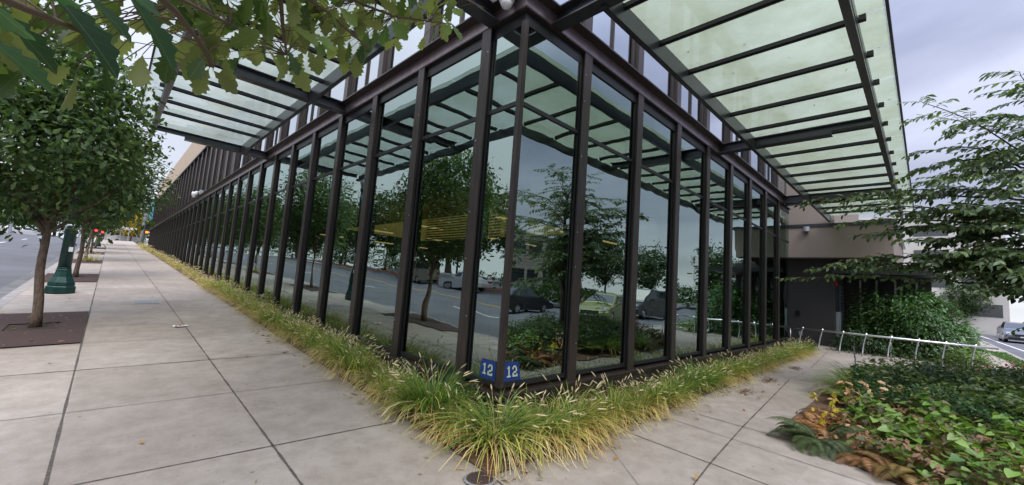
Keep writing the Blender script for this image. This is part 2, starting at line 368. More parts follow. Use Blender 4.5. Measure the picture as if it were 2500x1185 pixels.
def thing(name, label, cat, loc=(0, 0, 0), rz=0.0, group=None):
    o = bpy.data.objects.new(name, None); COL.objects.link(o); o.empty_display_size = 0.2
    o.location = tuple(map(float, loc)); o.rotation_euler = (0, 0, rz); o['label'] = label; o['category'] = cat
    if group: o['group'] = group
    return o
def tag(o, label, cat, group=None):
    o['label'] = label; o['category'] = cat
    if group: o['group'] = group
    return o
def copy_tree(o, loc, rz=0.0, label=None, group=None, scale=None):
    c = o.copy(); COL.objects.link(c); c.location = tuple(map(float, loc)); c.rotation_euler = (0, 0, rz)
    if label: c['label'] = label
    if group: c['group'] = group
    if scale: c.scale = scale if hasattr(scale, '__len__') else (scale,) * 3
    for ch in list(o.children):
        d = ch.copy(); COL.objects.link(d); d.parent = c
        for e in list(ch.children):
            h = e.copy(); COL.objects.link(h); h.parent = d
    return c

# leaf templates: (x across, y along, z up) verts and faces
def template(half, fold=0.12, curl=0.0):
    n = len(half); vs = []; fs = []
    for x, y in half: vs.append((0, y, -curl * y * y))
    for x, y in half[1:-1]: vs.append((x, y, fold * x * 2 - curl * y * y))
    for x, y in half[1:-1]: vs.append((-x, y, fold * x * 2 - curl * y * y))
    m = n - 2
    for sgn in (0, 1):
        b = n + sgn * m
        for i in range(n - 1):
            lo = None if i == 0 else b + i - 1; hi = None if i == n - 2 else b + i
            f = [i] + ([lo] if lo is not None else []) + ([hi] if hi is not None else []) + [i + 1]
            fs.append(tuple(f) if sgn == 0 else tuple(f[::-1]))
    return np.array(vs), fs
T_OAK = template([(0, 0), (0.05, 0.12), (0.15, 0.26), (0.10, 0.32), (0.25, 0.46), (0.16, 0.50), (0.31, 0.64), (0.21, 0.69), (0.27, 0.80), (0.14, 0.84), (0.12, 0.93), (0, 1)], 0.12, 0.16)
T_OAKS = template([(0, 0), (0.14, 0.25), (0.12, 0.34), (0.27, 0.6), (0.16, 0.7), (0.17, 0.85), (0, 1)], 0.15, 0.15)
T_ELL = template([(0, 0), (0.16, 0.22), (0.22, 0.48), (0.13, 0.78), (0, 1)], 0.2, 0.18)
T_HEART = template([(0, 0.06), (0.22, 0.0), (0.36, 0.2), (0.30, 0.55), (0.12, 0.85), (0, 1)], 0.12, 0.1)
T_SIMPLE = template([(0, 0), (0.24, 0.45), (0, 1)], 0.2, 0.1)
T_MAPLE = template([(0, 0), (0.2, 0.05), (0.16, 0.2), (0.42, 0.35), (0.2, 0.45), (0.26, 0.75), (0.1, 0.68), (0, 1)], 0.1, 0.1)

def leaves(name, base, dirs, nrm, length, tmpl, cols, mat, parent=None, width=1.0, **tags):
    base = np.asarray(base, float); k = len(base)
    d = np.asarray(dirs, float); d = d / np.linalg.norm(d, axis=1, keepdims=True)
    n = np.asarray(nrm, float); x = np.cross(d, n); x /= np.linalg.norm(x, axis=1, keepdims=True) + 1e-9
    n = np.cross(x, d)
    tv, tf = tmpl; L = np.asarray(length, float) * np.ones(k); W = L * width
    V = base[:, None, :] + tv[None, :, 0, None] * x[:, None, :] * W[:, None, None] + tv[None, :, 1, None] * d[:, None, :] * L[:, None, None] + tv[None, :, 2, None] * n[:, None, :] * L[:, None, None]
    nv = len(tv); V = V.reshape(-1, 3)
    li = np.concatenate([np.array(f) for f in tf]); ls = np.array([len(f) for f in tf])
    loops = (li[None, :] + (np.arange(k) * nv)[:, None]).ravel()
    tot = np.tile(ls, k); start = np.concatenate([[0], np.cumsum(tot)[:-1]])
    me = bpy.data.meshes.new(name); me.vertices.add(len(V)); me.vertices.foreach_set('co', V.ravel().astype(np.float32))
    me.loops.add(len(loops)); me.loops.foreach_set('vertex_index', loops.astype(np.int32))
    me.polygons.add(len(tot)); me.polygons.foreach_set('loop_start', start.astype(np.int32)); me.polygons.foreach_set('loop_total', tot.astype(np.int32))
    me.polygons.foreach_set('use_smooth', np.ones(len(tot), bool))
    me.update(calc_edges=True); me.validate()
    at = me.color_attributes.new('col', 'FLOAT_COLOR', 'POINT')
    c = np.ones((k, 4)); c[:, :3] = np.asarray(cols, float); at.data.foreach_set('color', np.repeat(c, nv, axis=0).ravel().astype(np.float32))
    if mat is m_oak:
        a2 = me.attributes.new('luv', 'FLOAT_VECTOR', 'POINT'); l3 = np.zeros((k, nv, 3), np.float32); l3[:, :, :2] = tv[None, :, :2]; a2.data.foreach_set('vector', l3.ravel())
    me.materials.append(mat)
    ob = bpy.data.objects.new(name, me); COL.objects.link(ob)
    if parent: ob.parent = parent
    for kk, v in tags.items(): ob[kk] = v
    return ob
def hues(k, a, b, jit=0.25):
    t = RNG.random((k, 1)); c = np.array(a) * (1 - t) + np.array(b) * t
    return np.clip(c * (1 + jit * (RNG.random((k, 1)) - 0.5) * 2), 0.002, 1)
def unit(k):
    v = RNG.normal(size=(k, 3)); return v / np.linalg.norm(v, axis=1, keepdims=True)

# ================================================================== SETTING
def lin(a, b, n): return [a + (b - a) * i / n for i in range(n + 1)]
gs = MB()
xs = [-900, -400, -200, -120] + lin(-90, 90, 60) + [120, 200, 400, 900]
gs.sheet(xs, xs, lambda x, y: g(x, y) - 0.45)
gs.build('ground', m_dirt, kind='structure')

wk = MB(); wk.sheet(lin(-4.45, -0.62, 8), lin(-5.6, 113, 160), g)
wk.build('sidewalk', m_conc, smooth=True, kind='structure')
pt = MB(); pt.sheet(lin(-0.62, 3, 8) + lin(4, 22, 18) + lin(26, 80, 9), lin(-5.6, -0.3, 14), lambda x, y: g(x, y))
pt.build('path', m_conc2, smooth=True, kind='structure')

def strip(mb, pts, wdt, h=0.004, n=14):
    """thin strip laid on the ground along a polyline of (x, y)"""
    P = []
    for (a, b) in zip(pts[:-1], pts[1:]):
        for i in range(n): P.append((a[0] + (b[0] - a[0]) * i / n, a[1] + (b[1] - a[1]) * i / n))
    P.append(pts[-1]); o = len(mb.v)
    for i, p in enumerate(P):
        q0 = P[max(i - 1, 0)]; q1 = P[min(i + 1, len(P) - 1)]
        dx, dy = q1[0] - q0[0], q1[1] - q0[1]; l = math.hypot(dx, dy) or 1
        w_ = wdt * (0.65 + 0.7 * random.random()) if wdt < 0.1 else wdt
        nx, ny = -dy / l * w_ / 2, dx / l * w_ / 2
        for s_ in (-1, 1):
            x, y = p[0] + s_ * nx, p[1] + s_ * ny; mb.v.append((x, y, g(x, y) + h))
    for i in range(len(P) - 1): mb.f.append((o + 2 * i, o + 2 * i + 1, o + 2 * i + 3, o + 2 * i + 2))
jn = MB(); jf = MB()
strip(jn, [(-3.17, -5.5), (-3.17, 40), (-3.2, 110)], 0.020, n=120)
strip(jn, [(-1.86, -5.5), (-1.84, 6), (-1.86, 60)], 0.018, n=120)
for yy, wd in ((-0.7, .014), (0.99, .014), (4.2, .014), (8.85, .010), (13.6, .009), (18.3, .009), (23.0, .009), (27.8, .008), (32.4, .008)):
    strip(jn, [(-4.45, yy + 0.17), (-0.62, yy - 0.3)] if yy < 6 else [(-3.17, yy + .1), (-0.62, yy - .1)], wd)
for yy in (2.58, 5.85, 7.35, 10.5, 12.2, 15.2, 16.8, 20, 21.5, 24.7, 26.3):
    strip(jf, [(-4.45, yy + 0.17), (-0.62, yy - 0.28)] if yy < 3 else [(-3.17, yy), (-0.62, yy - 0.25)], 0.010)
for yy in (12.0, 13.6, 21.5, 23): strip(jf, [(-4.45, yy), (-3.17, yy)], 0.010)
P0 = [on_ground(*q) for q in ((1693, 1184.8), (1735, 1131), (1813, 1043.5), (1927, 927.6))]
strip(jn, [tuple(P0[0][:2] + (P0[0][:2] - P0[1][:2]) * 1.5)] + [tuple(p[:2]) for p in P0], 0.016, n=30)
for a, b, wd in (((1537, 1058), (1880, 1187), .012), ((1708, 1013), (1990, 1093), .012)):
    A, B_ = on_ground(*a), on_ground(*b); strip(jn, [tuple(A[:2]), tuple(B_[:2])], wd)
for a, b in (((1630, 1021), (2150, 1192)), ((1480, 1080), (1560, 1187)), ((1770, 985), (2030, 1040)), ((1850, 955), (2060, 990)), ((1900, 930), (2100, 955))):
    A, B_ = on_ground(*a), on_ground(*b); strip(jf, [tuple(A[:2]), tuple(B_[:2])], 0.009)
A, B_ = on_ground(1196, 1160), on_ground(1233, 1190); strip(jn, [tuple(A[:2]), tuple(A[:2] + (B_[:2] - A[:2]) * 8)], 0.014)
strip(jn, [(9, -1.2), (14.5, -0.8)], 0.012); strip(jn, [(11.2, -5.5), (12.6, -2)], 0.012)
jn.build('sidewalk_joint', m_joint, kind='structure'); jf.build('path_joint', m_joint2, kind='structure')

kb = MB()
kb.sheet([-4.63, -4.45], lin(-5.6, 113, 130), lambda x, y: g(x, y) + 0.004)
kb.sheet([-4.65, -4.63], lin(-5.6, 113, 130), lambda x, y: g(x, y) + (0.004 if x > -4.64 else -0.16))
kb.sheet(lin(-4.6, 85, 80), [-5.76, -5.6], lambda x, y: g(x, y) + 0.004)
kb.sheet(lin(-4.6, 85, 80), [-5.78, -5.76], lambda x, y: g(x, y) + (0.004 if y > -5.77 else -0.16))
kb.sheet([-19.0, -18.98], lin(-60, 113, 90), lambda x, y: g(x, y) + (-0.16 if x > -18.99 else 0.0))
kb.sheet([-19.2, -19.0], lin(-60, 113, 90), lambda x, y: g(x, y))
kb.build('kerb', m_kerb, kind='structure')
rd = MB(); rd.sheet(lin(-19.0, -4.63, 6), lin(-60, 113, 120), lambda x, y: g(x, y) - 0.13)
rd.build('road', m_asph, smooth=True, kind='structure')
rd = MB(); rd.sheet(lin(-4.63, 85, 90), lin(-19, -5.76, 6), lambda x, y: g(x, y) - 0.13)
rd.build('side_road', m_asph, smooth=True, kind='structure')
m_gutter = M_('gutter_concrete', (0.16, 0.155, 0.155), .9, noise=(3, (0.12, 0.115, 0.115), .4, .6)); gut = MB(); gut.sheet([-5.0, -4.65], lin(-5.6, 113, 130), lambda x, y: g(x, y) - 0.124); gut.build('gutter', m_gutter, kind='structure')
lm = MB()
for yy in np.arange(-2, 100, 11.5): strip(lm, [(-8.75, yy), (-8.75, yy + 3.2)], 0.13, -0.124, 6)
lm.build('lane_marking', m_line, kind='structure')
lm = MB()
for xx in (-12.0, -12.25): strip(lm, [(xx, -30), (xx, 100)], 0.11, -0.124, 80)
lm.build('yellow_centre_line', m_yline, kind='structure')
lm = MB(); strip(lm, [(16, -6.95), (75, -6.3)], 0.12, -0.124, 40); lm.build('edge_line', m_line, kind='structure')
# planting soil round the building, tree pits across the road
so = MB()
so.sheet([-0.66, -0.4, 0.0, 0.15], lin(-0.62, 60, 90), lambda x, y: g(x, y) + 0.012)
so.sheet(lin(-0.66, 13.0, 30), [-0.62 - 0.05, -0.3, 0.0, 0.1], lambda x, y: g(x, y) + (0.014 if True else 0))
so.build('planting_soil', m_soil, kind='structure')
mu = MB(); mu.sheet(lin(-23, -19.2, 3), lin(-60, 113, 60), lambda x, y: g(x, y) + 0.05); mu.build('mulch_strip', m_redm, kind='structure')
pk = MB(); pk.sheet(lin(-60, -23, 6), lin(-60, 60, 30), lambda x, y: g(x, y) + 0.02)
pk.sheet(lin(-4, 85, 30), lin(-60, -19, 10), lambda x, y: g(x, y) + 0.02); pk.build('parking_lot', m_asph, smooth=True, kind='structure')

# ================================================================== BUILDING
SL, SR, OL, OR_, Z1 = 1.5217, 1.4723, 0.7725, 1.3379, 4.28
ZT, ZTOP, ZH = 4.485, 7.25, 4.125
XE, YE = 13.05, 57.4
bld = thing('glass_building', 'long two storey dark bronze steel and glass building on the street corner', 'building')
def sbox(mb, side, s0, s1, d0, d1, z0, z1):
    return mb.box(s0, s1, d0, d1, z0, z1) if side == 'R' else mb.box(d0, d1, s0, s1, z0, z1)
def mull(side, s_far, up):
    a, b = s_far - 0.17, s_far; c = (a + b) / 2
    m = MB()
    if not up:
        sbox(m, side, a, b, 0.0, 0.02, -0.055, Z1)
        sbox(m, side, c - 0.06, c + 0.06, 0.02, 0.13, -0.055, Z1)
        sbox(m, side, c - 0.075, c + 0.075, 0.13, 0.215, 0.0, Z1 + 0.05)
    else:
        sbox(m, side, a, b, 0.03, 0.05, ZT, ZTOP); sbox(m, side, c - 0.06, c + 0.06, 0.05, 0.11, ZT, ZTOP); sbox(m, side, c - 0.075, c + 0.075, 0.11, 0.2, ZT, ZTOP)
    return m.build('upper_mullion' if up else 'mullion', m_steel, bld)
SLs = [OL + SL * i for i in range(38) if OL + SL * i < YE]
SRs = [OR_ + SR * i for i in range(8)]
sp = MB()
def bolts(side, s, z):
    e = 0.006
    if side == 'R': sp.box(s - e, s + e, -0.004, 0.0, z - e, z + e)
    else: sp.box(-0.004, 0.0, s - e, s + e, z - e, z + e)
for s_ in SLs: mull('L', s_, False)
for s_ in SRs: mull('R', s_, False)
for s_ in SLs: mull('L', s_, True)
for s_ in SRs: mull('R', s_, True)
for s_ in SRs + SLs[:14]:
    sd_ = 'R' if s_ in SRs else 'L'
    for z in (0.55, 1.25, 2.0, 2.75, 3.5, 4.1):
        if random.random() < 0.75: bolts(sd_, s_ - random.choice((0.035, 0.135)), z + random.uniform(-.2, .2))
sp.build('fastener', m_speck, bld)
# corner post
cp = MB(); cp.box(-0.002, 0.062, -0.002, 0.062, 0.0, ZH); cp.build('corner_post', m_steel, bld)
cp = MB(); cp.box(-0.005, 0.06, 0.0, 0.06, ZT, ZTOP); cp.build('corner_post', m_steel, bld)

def pane(side, s0, s1, d, zs, mat, name, tilt=0.0):
    m = MB()
    k1, k2 = random.uniform(-.004, .004), random.uniform(-.005, .005)
    for z0, z1 in zs:
        if side == 'R': m.quad((s0, d, z0), (s1, d + k1, z0), (s1, d + k1 + k2, z1), (s0, d + k2, z1))
        else: m.quad((d + k1, s1, z0), (d, s0, z0), (d + k2, s0, z1), (d + k1 + k2, s1, z1))
    o = m.build(name, mat, bld); return o
GD = 0.07
LOW = [(0.03, 3.14), (3.19, ZH + 0.02)]
edges = [(0.06, SLs[0] - 0.165, 0.055)] + [(a - 0.01, b - 0.16, GD) for a, b in zip(SLs[:-1], SLs[1:])]
for a, b, d in edges: pane('L', a, b, d, LOW, m_glass, 'window_pane')
edgesR = [(0.06, SRs[0] - 0.165, 0.055)] + [(a - 0.01, b - 0.16, GD) for a, b in zip(SRs[:-1], SRs[1:])] + [(SRs[-1] - 0.01, XE, 0.055)]
for a, b, d in edgesR: pane('R', a, b, d, LOW, m_glass, 'window_pane')
tb = MB()
for a, b, d in edges: tb.box(d - 0.015, d + 0.05, a, b, 3.14, 3.19)
for a, b, d in edgesR: tb.box(a, b, d - 0.015, d + 0.05, 3.14, 3.19)
tb.build('transom_bar', m_frame, bld)
# black inner frame strips beside each mullion, head and foot
fr = MB()
for a, b, d in edges:
    fr.box(d - 0.012, d + 0.03, b - 0.018, b + 0.018, 0.0, Z1); fr.box(d - 0.012, d + 0.03, a - 0.018, a + 0.018, 0.0, Z1) if a > 0.1 else None
    fr.box(d - 0.02, d + 0.06, a, b, -0.01, 0.04)
for a, b, d in edgesR:
    if b < XE: fr.box(b - 0.018, b + 0.018, d - 0.012, d + 0.03, 0.0, Z1)
    if a > 0.1: fr.box(a - 0.018, a + 0.018, d - 0.012, d + 0.03, 0.0, Z1)
    fr.box(a, b, d - 0.02, d + 0.06, -0.01, 0.04)
fr.build('window_frame', m_frame, bld)
# sills
for side, e in (('R', XE), ('L', YE)):
    m = MB(); sbox(m, side, -0.03 if side == 'R' else 0.23, e, -0.03, 0.23, -0.09, -0.055); sbox(m, side, -0.012 if side == 'R' else 0.2, e, -0.012, 0.2, -0.13, -0.09)
    m.build('sill', m_steel, bld, bevel=0.006)
    m = MB(); sbox(m, side, 0.012 if side == 'R' else 0.25, e, 0.012, 0.25, -1.2, -0.13); m.build('base_wall', m_panel if side == 'L' else m_steel, bld)
# rail: channel with its web outward, under a projecting flange
for side, e in (('R', XE + 0.02), ('L', YE)):
    m = MB(); sbox(m, side, -0.005 if side == 'R' else 0.2, e, -0.005, 0.2, Z1, Z1 + 0.022)
    sbox(m, side, -0.13 if side == 'R' else 0.2, e, -0.13, 0.2, ZT - 0.02, ZT); m.build('rail_flange', m_steel, bld)
    m = MB(); sbox(m, side, 0.002 if side == 'R' else 0.035, e, 0.002, 0.035, Z1 + 0.022, ZT - 0.02); m.build('rail_web', m_rail, bld)
    m = MB(); sbox(m, side, 0.05 if side == 'R' else 0.085, e, 0.05, 0.085, ZH, Z1); m.build('window_head', m_frame, bld)
# upper storey: glass or panels
for a, b in [(0.06, SRs[0] - 0.16)] + [(a - 0.01, b - 0.16) for a, b in zip(SRs[:-1], SRs[1:])] + [(SRs[-1], XE)]:
    o = pane('R', a, b, 0.13, [(ZT + 0.02, ZTOP)], m_upgl, 'upper_pane')
for i, (a, b) in enumerate([(0.06, SLs[0] - 0.16)] + [(a - 0.01, b - 0.16) for a, b in zip(SLs[:-1], SLs[1:])]):
    if i <= 10: pane('L', a, b, 0.13, [(ZT + 0.02, ZTOP)], m_upgl, 'upper_pane')
hm = MB()
for k, (a, b) in enumerate([(a, b - 0.17) for a, b in zip(SRs[:-1], SRs[1:])]):
    if k % 2 == 0: MB().box((a + b) / 2 - 0.02, (a + b) / 2 + 0.02, 0.1, 0.13, ZT, ZTOP).build('upper_glazing_bar', m_steel, bld)
for k, (a, b) in enumerate([(a, b - 0.17) for a, b in zip(SLs[:10], SLs[1:11])]):
    if k % 2 == 0: MB().box(0.1, 0.13, (a + b) / 2 - 0.02, (a + b) / 2 + 0.02, ZT, ZTOP).build('upper_glazing_bar', m_steel, bld)
m = MB(); m.box(0.12, 0.2, SLs[10], YE, ZT, ZTOP)
for y in np.arange(SLs[10] + 0.5, YE, SL / 3): m.box(0.10, 0.12, y - 0.012, y + 0.012, ZT, ZTOP)
m.build('upper_panel', m_panel, bld)
m = MB(); m.box(0.2, 0.3, 24, YE, 0, Z1); m.build('lower_panel', m_frame, bld)
m = MB(); m.box(-0.02, 0.25, 0, YE, ZTOP, ZTOP + 0.08); m.box(0.25, XE, -0.02, 0.25, ZTOP, ZTOP + 0.08); m.build('parapet_cap', m_steel, bld)
m = MB(); m.box(0.3, 40, 14, YE + 3, ZTOP - 0.5, 9.6); m.build('upper_wall', m_tanl, bld)
m = MB(); m.box(0.25, XE, 0.25, YE, ZTOP - 0.3, ZTOP + 0.02); m.build('roof', m_frame, bld)
# end walls and interior
m = MB(); m.box(XE - 0.15, XE, 0.12, 30, -1, ZTOP); m.box(0.25, XE, YE - .15, YE, -1, ZTOP); m.build('end_wall', m_panel, bld)
m = MB(); m.box(0.25, XE - .15, 0.25, YE - .15, -0.3, -0.06); m.build('interior_floor', m_floor, bld)
m = MB(); m.box(0.24, XE - .15, 0.24, YE - .15, Z1 + 0.06, Z1 + 0.25); m.build('interior_ceiling', m_ceil, bld)
m = MB(); m.box(XE - 0.3, XE - 0.2, 0.3, YE - .3, -0.06, Z1); m.box(3.5, XE - .3, 26, 26.1, -0.06, Z1); m.box(5.2, 5.5, 5.0, 5.3, -0.06, Z1); m.box(5.2, 5.5, 11, 11.3, -0.06, Z1); m.box(9.2, 9.5, 5.0, 5.3, -0.06, Z1); m.build('interior_wall', m_dark, bld)
for y in (6.0, 10.6, 14.6, 20.4):
    for x in (5.2, 8.4, 10.9):
        m = MB(); m.box(x, x + 1.25, y, y + 0.10, 3.1, 3.15); m.build('ceiling_light', m_lamp, bld)
m = MB(); m.box(6.2, 11.2, 7.5, 19.5, 3.5, 3.56); m.build('ceiling_glow', m_ceil_glow, bld)  # added glowing slab in place of lamplight on the ceiling
m = MB()
for x0, y0, l in ((2.5, 3, 1.6), (2.5, 6.5, 1.6), (6.5, 3.0, 1.6), (6.5, 7.5, 1.6), (9.5, 4, 1.6)):
    m.box(x0, x0 + l, y0, y0 + 0.8, 0.62, 0.66); m.box(x0 + .05, x0 + .1, y0 + .05, y0 + .75, -0.06, 0.62); m.box(x0 + l - .1, x0 + l - .05, y0 + .05, y0 + .75, -0.06, 0.62)
m.build('desk', m_dark, bld)
# blinds: two bays and part of the corner pane
def blind(side, s0, s1, d, z0, z1):
    m = MB()
    for z in np.arange(z0, z1, 0.036):
        if side == 'R': m.quad((s0, d, z), (s1, d, z), (s1, d + 0.03, z + 0.022), (s0, d + 0.03, z + 0.022))
        else: m.quad((d, s0, z), (d, s1, z), (d + 0.03, s1, z + 0.022), (d + 0.03, s0, z + 0.022))
    m.build('blind', m_blind, bld)
blind('L', SLs[0] + 0.02, SLs[1] - 0.2, 0.26, 1.55, 3.1)
blind('R', 0.12, 0.62, 0.2, 0.05, 3.1); blind('R', 0.64, 1.1, 0.2, 1.9, 3.1); blind('L', 0.4, 0.6, 0.2, 1.6, 3.1)

# ================================================================== CANOPIES
def ibeam(side, s, d0, d1, zb, zt, notch=None, fl=0.2):
    m = MB()
    if notch is None:
        sbox(m, side, s - fl / 2, s + fl / 2, d1, d0, zb, zb + 0.016)
        sbox(m, side, s - 0.008, s + 0.008, d1, d0, zb + 0.016, zt - 0.016)
    else:
        sbox(m, side, s - fl / 2, s + fl / 2, notch, d0, zb, zb + 0.016); sbox(m, side, s - 0.008, s + 0.008, notch, d0, zb + 0.016, zt - 0.016)
        sbox(m, side, s - 0.035, s + 0.035, d1, notch, zb + 0.085, zb + 0.1); sbox(m, side, s - 0.008, s + 0.008, d1, notch, zb + 0.1, zt - 0.016)
    sbox(m, side, s - fl / 2, s + fl / 2, d1, d0, zt - 0.016, zt)
    return m
def canopy(side, label, sa, sb, beams, purl, joints, gl, name):
    t = thing(name, label, 'canopy')
    for s in beams: ibeam(side, s, 0.0, -2.6, 4.304, 4.5, -1.98).build('outrigger_beam', m_cano, t)
    m = MB(); sbox(m, side, sa[0], sb, -0.71, -0.695, 4.265, 4.515); sbox(m, side, sa[0] + 0.0, sb, -0.695, -0.64, 4.262, 4.274); m.build('inner_beam', m_cano, t)
    m = MB(); sbox(m, side, sa[1], sb, -2.67, -2.585, 4.265, 4.34); sbox(m, side, sa[1], sb, -2.675, -2.66, 4.34, 4.47); m.build('outer_beam', m_cano, t)
    for s in purl:
        m = MB(); far = -0.71 if s > sa[0] else None
        sbox(m, side, s - 0.035, s + 0.035, -2.585, -0.71, 4.445, 4.5); sbox(m, side, s - 0.035, s + 0.035, -2.745, -2.676, 4.435, 4.5)
        sbox(m, side, s - 0.012, s + 0.012, -2.585, -0.71, 4.43, 4.445)
        m.build('purlin', m_purl, t)
    for a, b in zip(joints[:-1], joints[1:]):
        m = MB(); a_, b_ = a + 0.006, b - 0.006; m.quad(*([(a_, -2.91, 4.51), (a_, -0.6, 4.51), (b_, -0.6, 4.51), (b_, -2.91, 4.51)] if side == 'R' else [(-2.91, a_, 4.51), (-2.91, b_, 4.51), (-0.6, b_, 4.51), (-0.6, a_, 4.51)])); m.build('glass_panel', gl, t)
    m = MB(); sbox(m, side, joints[0], joints[-1], -2.945, -2.914, 4.49, 4.53); m.build('edge_trim', m_cano, t)
    return t
pr = [0.94 + 0.9445 * k for k in range(-3, 16)]
canopy('R', 'frosted glass canopy on dark beams over the right hand path', (0.54, -2.58), 15.9, (0.55, 6.29, 12.0, 12.45), [p for p in pr if abs(p - 11.88) > .2 and p < 15.8],
       [-2.91] + pr + [15.95], m_cgl, 'glass_canopy')
pl_ = [0.60 + 0.9455 * k for k in range(0, 11)]
canopy('L', 'frosted glass canopy on dark beams over the street sidewalk behind the leaves', (0.56, -0.55), 10.66, (0.57, 5.09, 10.66), pl_[:-1], [-0.58] + pl_ + [10.75], m_cgl2, 'glass_canopy')

# ================================================================== BRICK ENTRANCE
br = thing('brick_entrance', 'dark brick entrance block under a tan band at the end of the path', 'building', (16.6, -0.7, -0.4))
def bp(mb, name, mat, **k):
    mb.v = [(x - 16.6, y + 0.7, z + 0.4) for x, y, z in mb.v]; return mb.build(name, mat, br, **k)
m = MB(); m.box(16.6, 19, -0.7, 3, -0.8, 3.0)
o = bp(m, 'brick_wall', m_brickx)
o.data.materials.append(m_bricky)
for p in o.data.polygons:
    if abs(p.normal.y) > 0.5: p.material_index = 1
bp(MB().box(16.0, 24, -2.4, 0.75, 2.95, 4.12), 'tan_band', m_tan)
bp(MB().box(16.02, 24, -0.8, 6, 4.12, 7.6), 'upper_tan_wall', m_tan)
bp(MB().box(15.97, 24.1, -2.5, 0.7, 4.122, 4.24), 'gutter', m_cano)
bp(MB().box(13.05, 16.0, 1.6, 1.9, -0.8, 7.3), 'link_wall', m_panel)
bp(MB().box(15.95, 19.2, -3.55, -0.72, 2.36, 2.5), 'entry_canopy', m_frame)
bp(MB().box(19.0, 24, -3.3, -0.7, -0.8, 2.95), 'door_wall', m_panel)
for k, y in enumerate((-1.25, -1.75, -2.3, -2.9)):
    bp(MB().box(18.95, 19.0, y - .03, y + .03, -0.4, 2.3), 'door_frame', m_white)
    d = bp(MB().box(18.965, 19.0, y + .06, y + .42, -0.38, 2.15), 'door', m_black)
    bp(MB().box(18.93, 18.962, y + .1, y + .13, 0.4, 0.95), 'door_handle', m_chrome)
lv = MB()
for z in np.arange(0.6, 2.0, 0.09): lv.box(17.9, 18.8, -0.735, -0.70, z, z + 0.05)
bp(lv, 'louvre', m_grey)
bp(MB().lathe([(0.0, 3.95), (0.11, 3.95), (0.11, 4.12), (0.0, 4.12)], 14, (15.9, 0.05)), 'pipe_stub', m_grey)
bp(MB().tube([(16.95, -0.7, 2.02), (16.95, -0.74, 2.02), (16.95, -0.78, 2.02)], [0.13, 0.13, 0.06], 16), 'bell', m_red)
bp(MB().box(16.54, 16.6, 0.38, 0.52, 0.72, 0.86), 'wall_light', m_black); bp(MB().box(16.5, 16.56, 0.4, 0.5, 0.86, 0.9), 'wall_light', m_black)
bp(MB().box(16.85, 17.25, -0.86, -0.7, 0.0, 0.95), 'meter_cabinet', m_grey, bevel=0.02)
bp(MB().box(16.57, 16.6, 0.3, 0.42, -0.06, 0.1), 'socket_plate', m_grey)
# ================================================================== THINGS ON THE BUILDING
def security_camera(label, pos, rz, s=1.0):
    t = thing('security_camera', label, 'security camera', pos, rz); t.scale = (s, s, s)
    MB().box(-0.09, 0.09, -0.06, 0.06, -0.02, 0.16).build('junction_box', m_grey, t, bevel=0.01)
    MB().tube([(0, -0.05, 0.07), (0, -0.17, 0.07), (0, -0.2, 0.03)], 0.03, 10).build('arm', m_white, t, smooth=True)
    MB().lathe([(0.02, 0.06), (0.085, 0.05), (0.1, 0.0), (0.1, -0.07), (0.09, -0.09)], 20, (0, -0.2)).build('housing', m_white, t, smooth=True)
    MB().lathe([(0.08, -0.09), (0.078, -0.12), (0.06, -0.155), (0.03, -0.175), (0.005, -0.18)], 20, (0, -0.2)).build('dome', m_globe, t, smooth=True)
    return t
security_camera('white dome security camera under the beams at the street corner of the building', (0.03, 0.30, 4.44), R_(-60), 0.9)
security_camera('small white security camera far along the street front of the building', (0.02, 23.3, 4.62), R_(-90), 1.3)

def twelve(px, quad):
    """quad: four world corners bl, br, tr, tl of a blue sign; white block digits 1 and 2"""
    bl, br_, tr, tl = [Vector(q) for q in quad]
    nrm = (br_ - bl).cross(tl - bl).normalized()
    def P(u, v, h): return (bl * (1 - u) * (1 - v) + br_ * u * (1 - v) + tr * u * v + tl * (1 - u) * v) + nrm * h
    t = tag(MB().add([P(0, 0, .001), P(1, 0, .001), P(1, 1, .001), P(0, 1, .001), P(0, 0, .004), P(1, 0, .004), P(1, 1, .004), P(0, 1, .004)],
            [(0, 1, 2, 3), (4, 5, 6, 7), (0, 1, 5, 4), (1, 2, 6, 5), (2, 3, 7, 6), (3, 0, 4, 7)]).build('number_sign', m_sblue), px, 'sign')
    def digit(polys, u0, mat, h, gr):
        m = MB()
        for x0, y0, x1, y1 in polys:
            m.quad(P(u0 + x0 - gr, y0 - gr, h), P(u0 + x1 + gr, y0 - gr, h), P(u0 + x1 + gr, y1 + gr, h), P(u0 + x0 - gr, y1 + gr, h))
            h += 0.0003
        return m
    one = [(0.0, 0.2, 0.24, 0.29), (0.08, 0.29, 0.17, 0.8), (0.0, 0.66, 0.08, 0.74)]
    two = [(0.0, 0.2, 0.32, 0.3), (0.24, 0.3, 0.32, 0.36), (0.0, 0.3, 0.1, 0.42), (0.08, 0.4, 0.24, 0.5), (0.22, 0.48, 0.32, 0.72), (0.06, 0.7, 0.28, 0.8), (0.0, 0.6, 0.09, 0.72)]
    for nm, pl, u in (('digit_one', one, 0.16), ('digit_two', two, 0.5)):
        digit(pl, u, m_sgreen, 0.0045, 0.018).build(nm + '_outline', m_sgreen, t)
        digit(pl, u, m_swhite, 0.0075, 0.0).build(nm, m_swhite, t)
m_sblue = M_('blue_sign_dimmed', (0.010, 0.040, 0.22), 0.4); m_sgreen = M_('sign_outline', (0.02, 0.03, 0.10), 0.5); m_swhite = M_('sign_white_dimmed', (0.46, 0.57, 0.46), 0.5)  # blue and white darkened to imitate dimming behind the window glass
xx = 0.05
twelve('blue sign with a white 12 on the street side of the corner window', [(xx, 0.375, 0.05), (xx, 0.12, 0.05), (xx, 0.12, 0.25), (xx, 0.36, 0.25)])
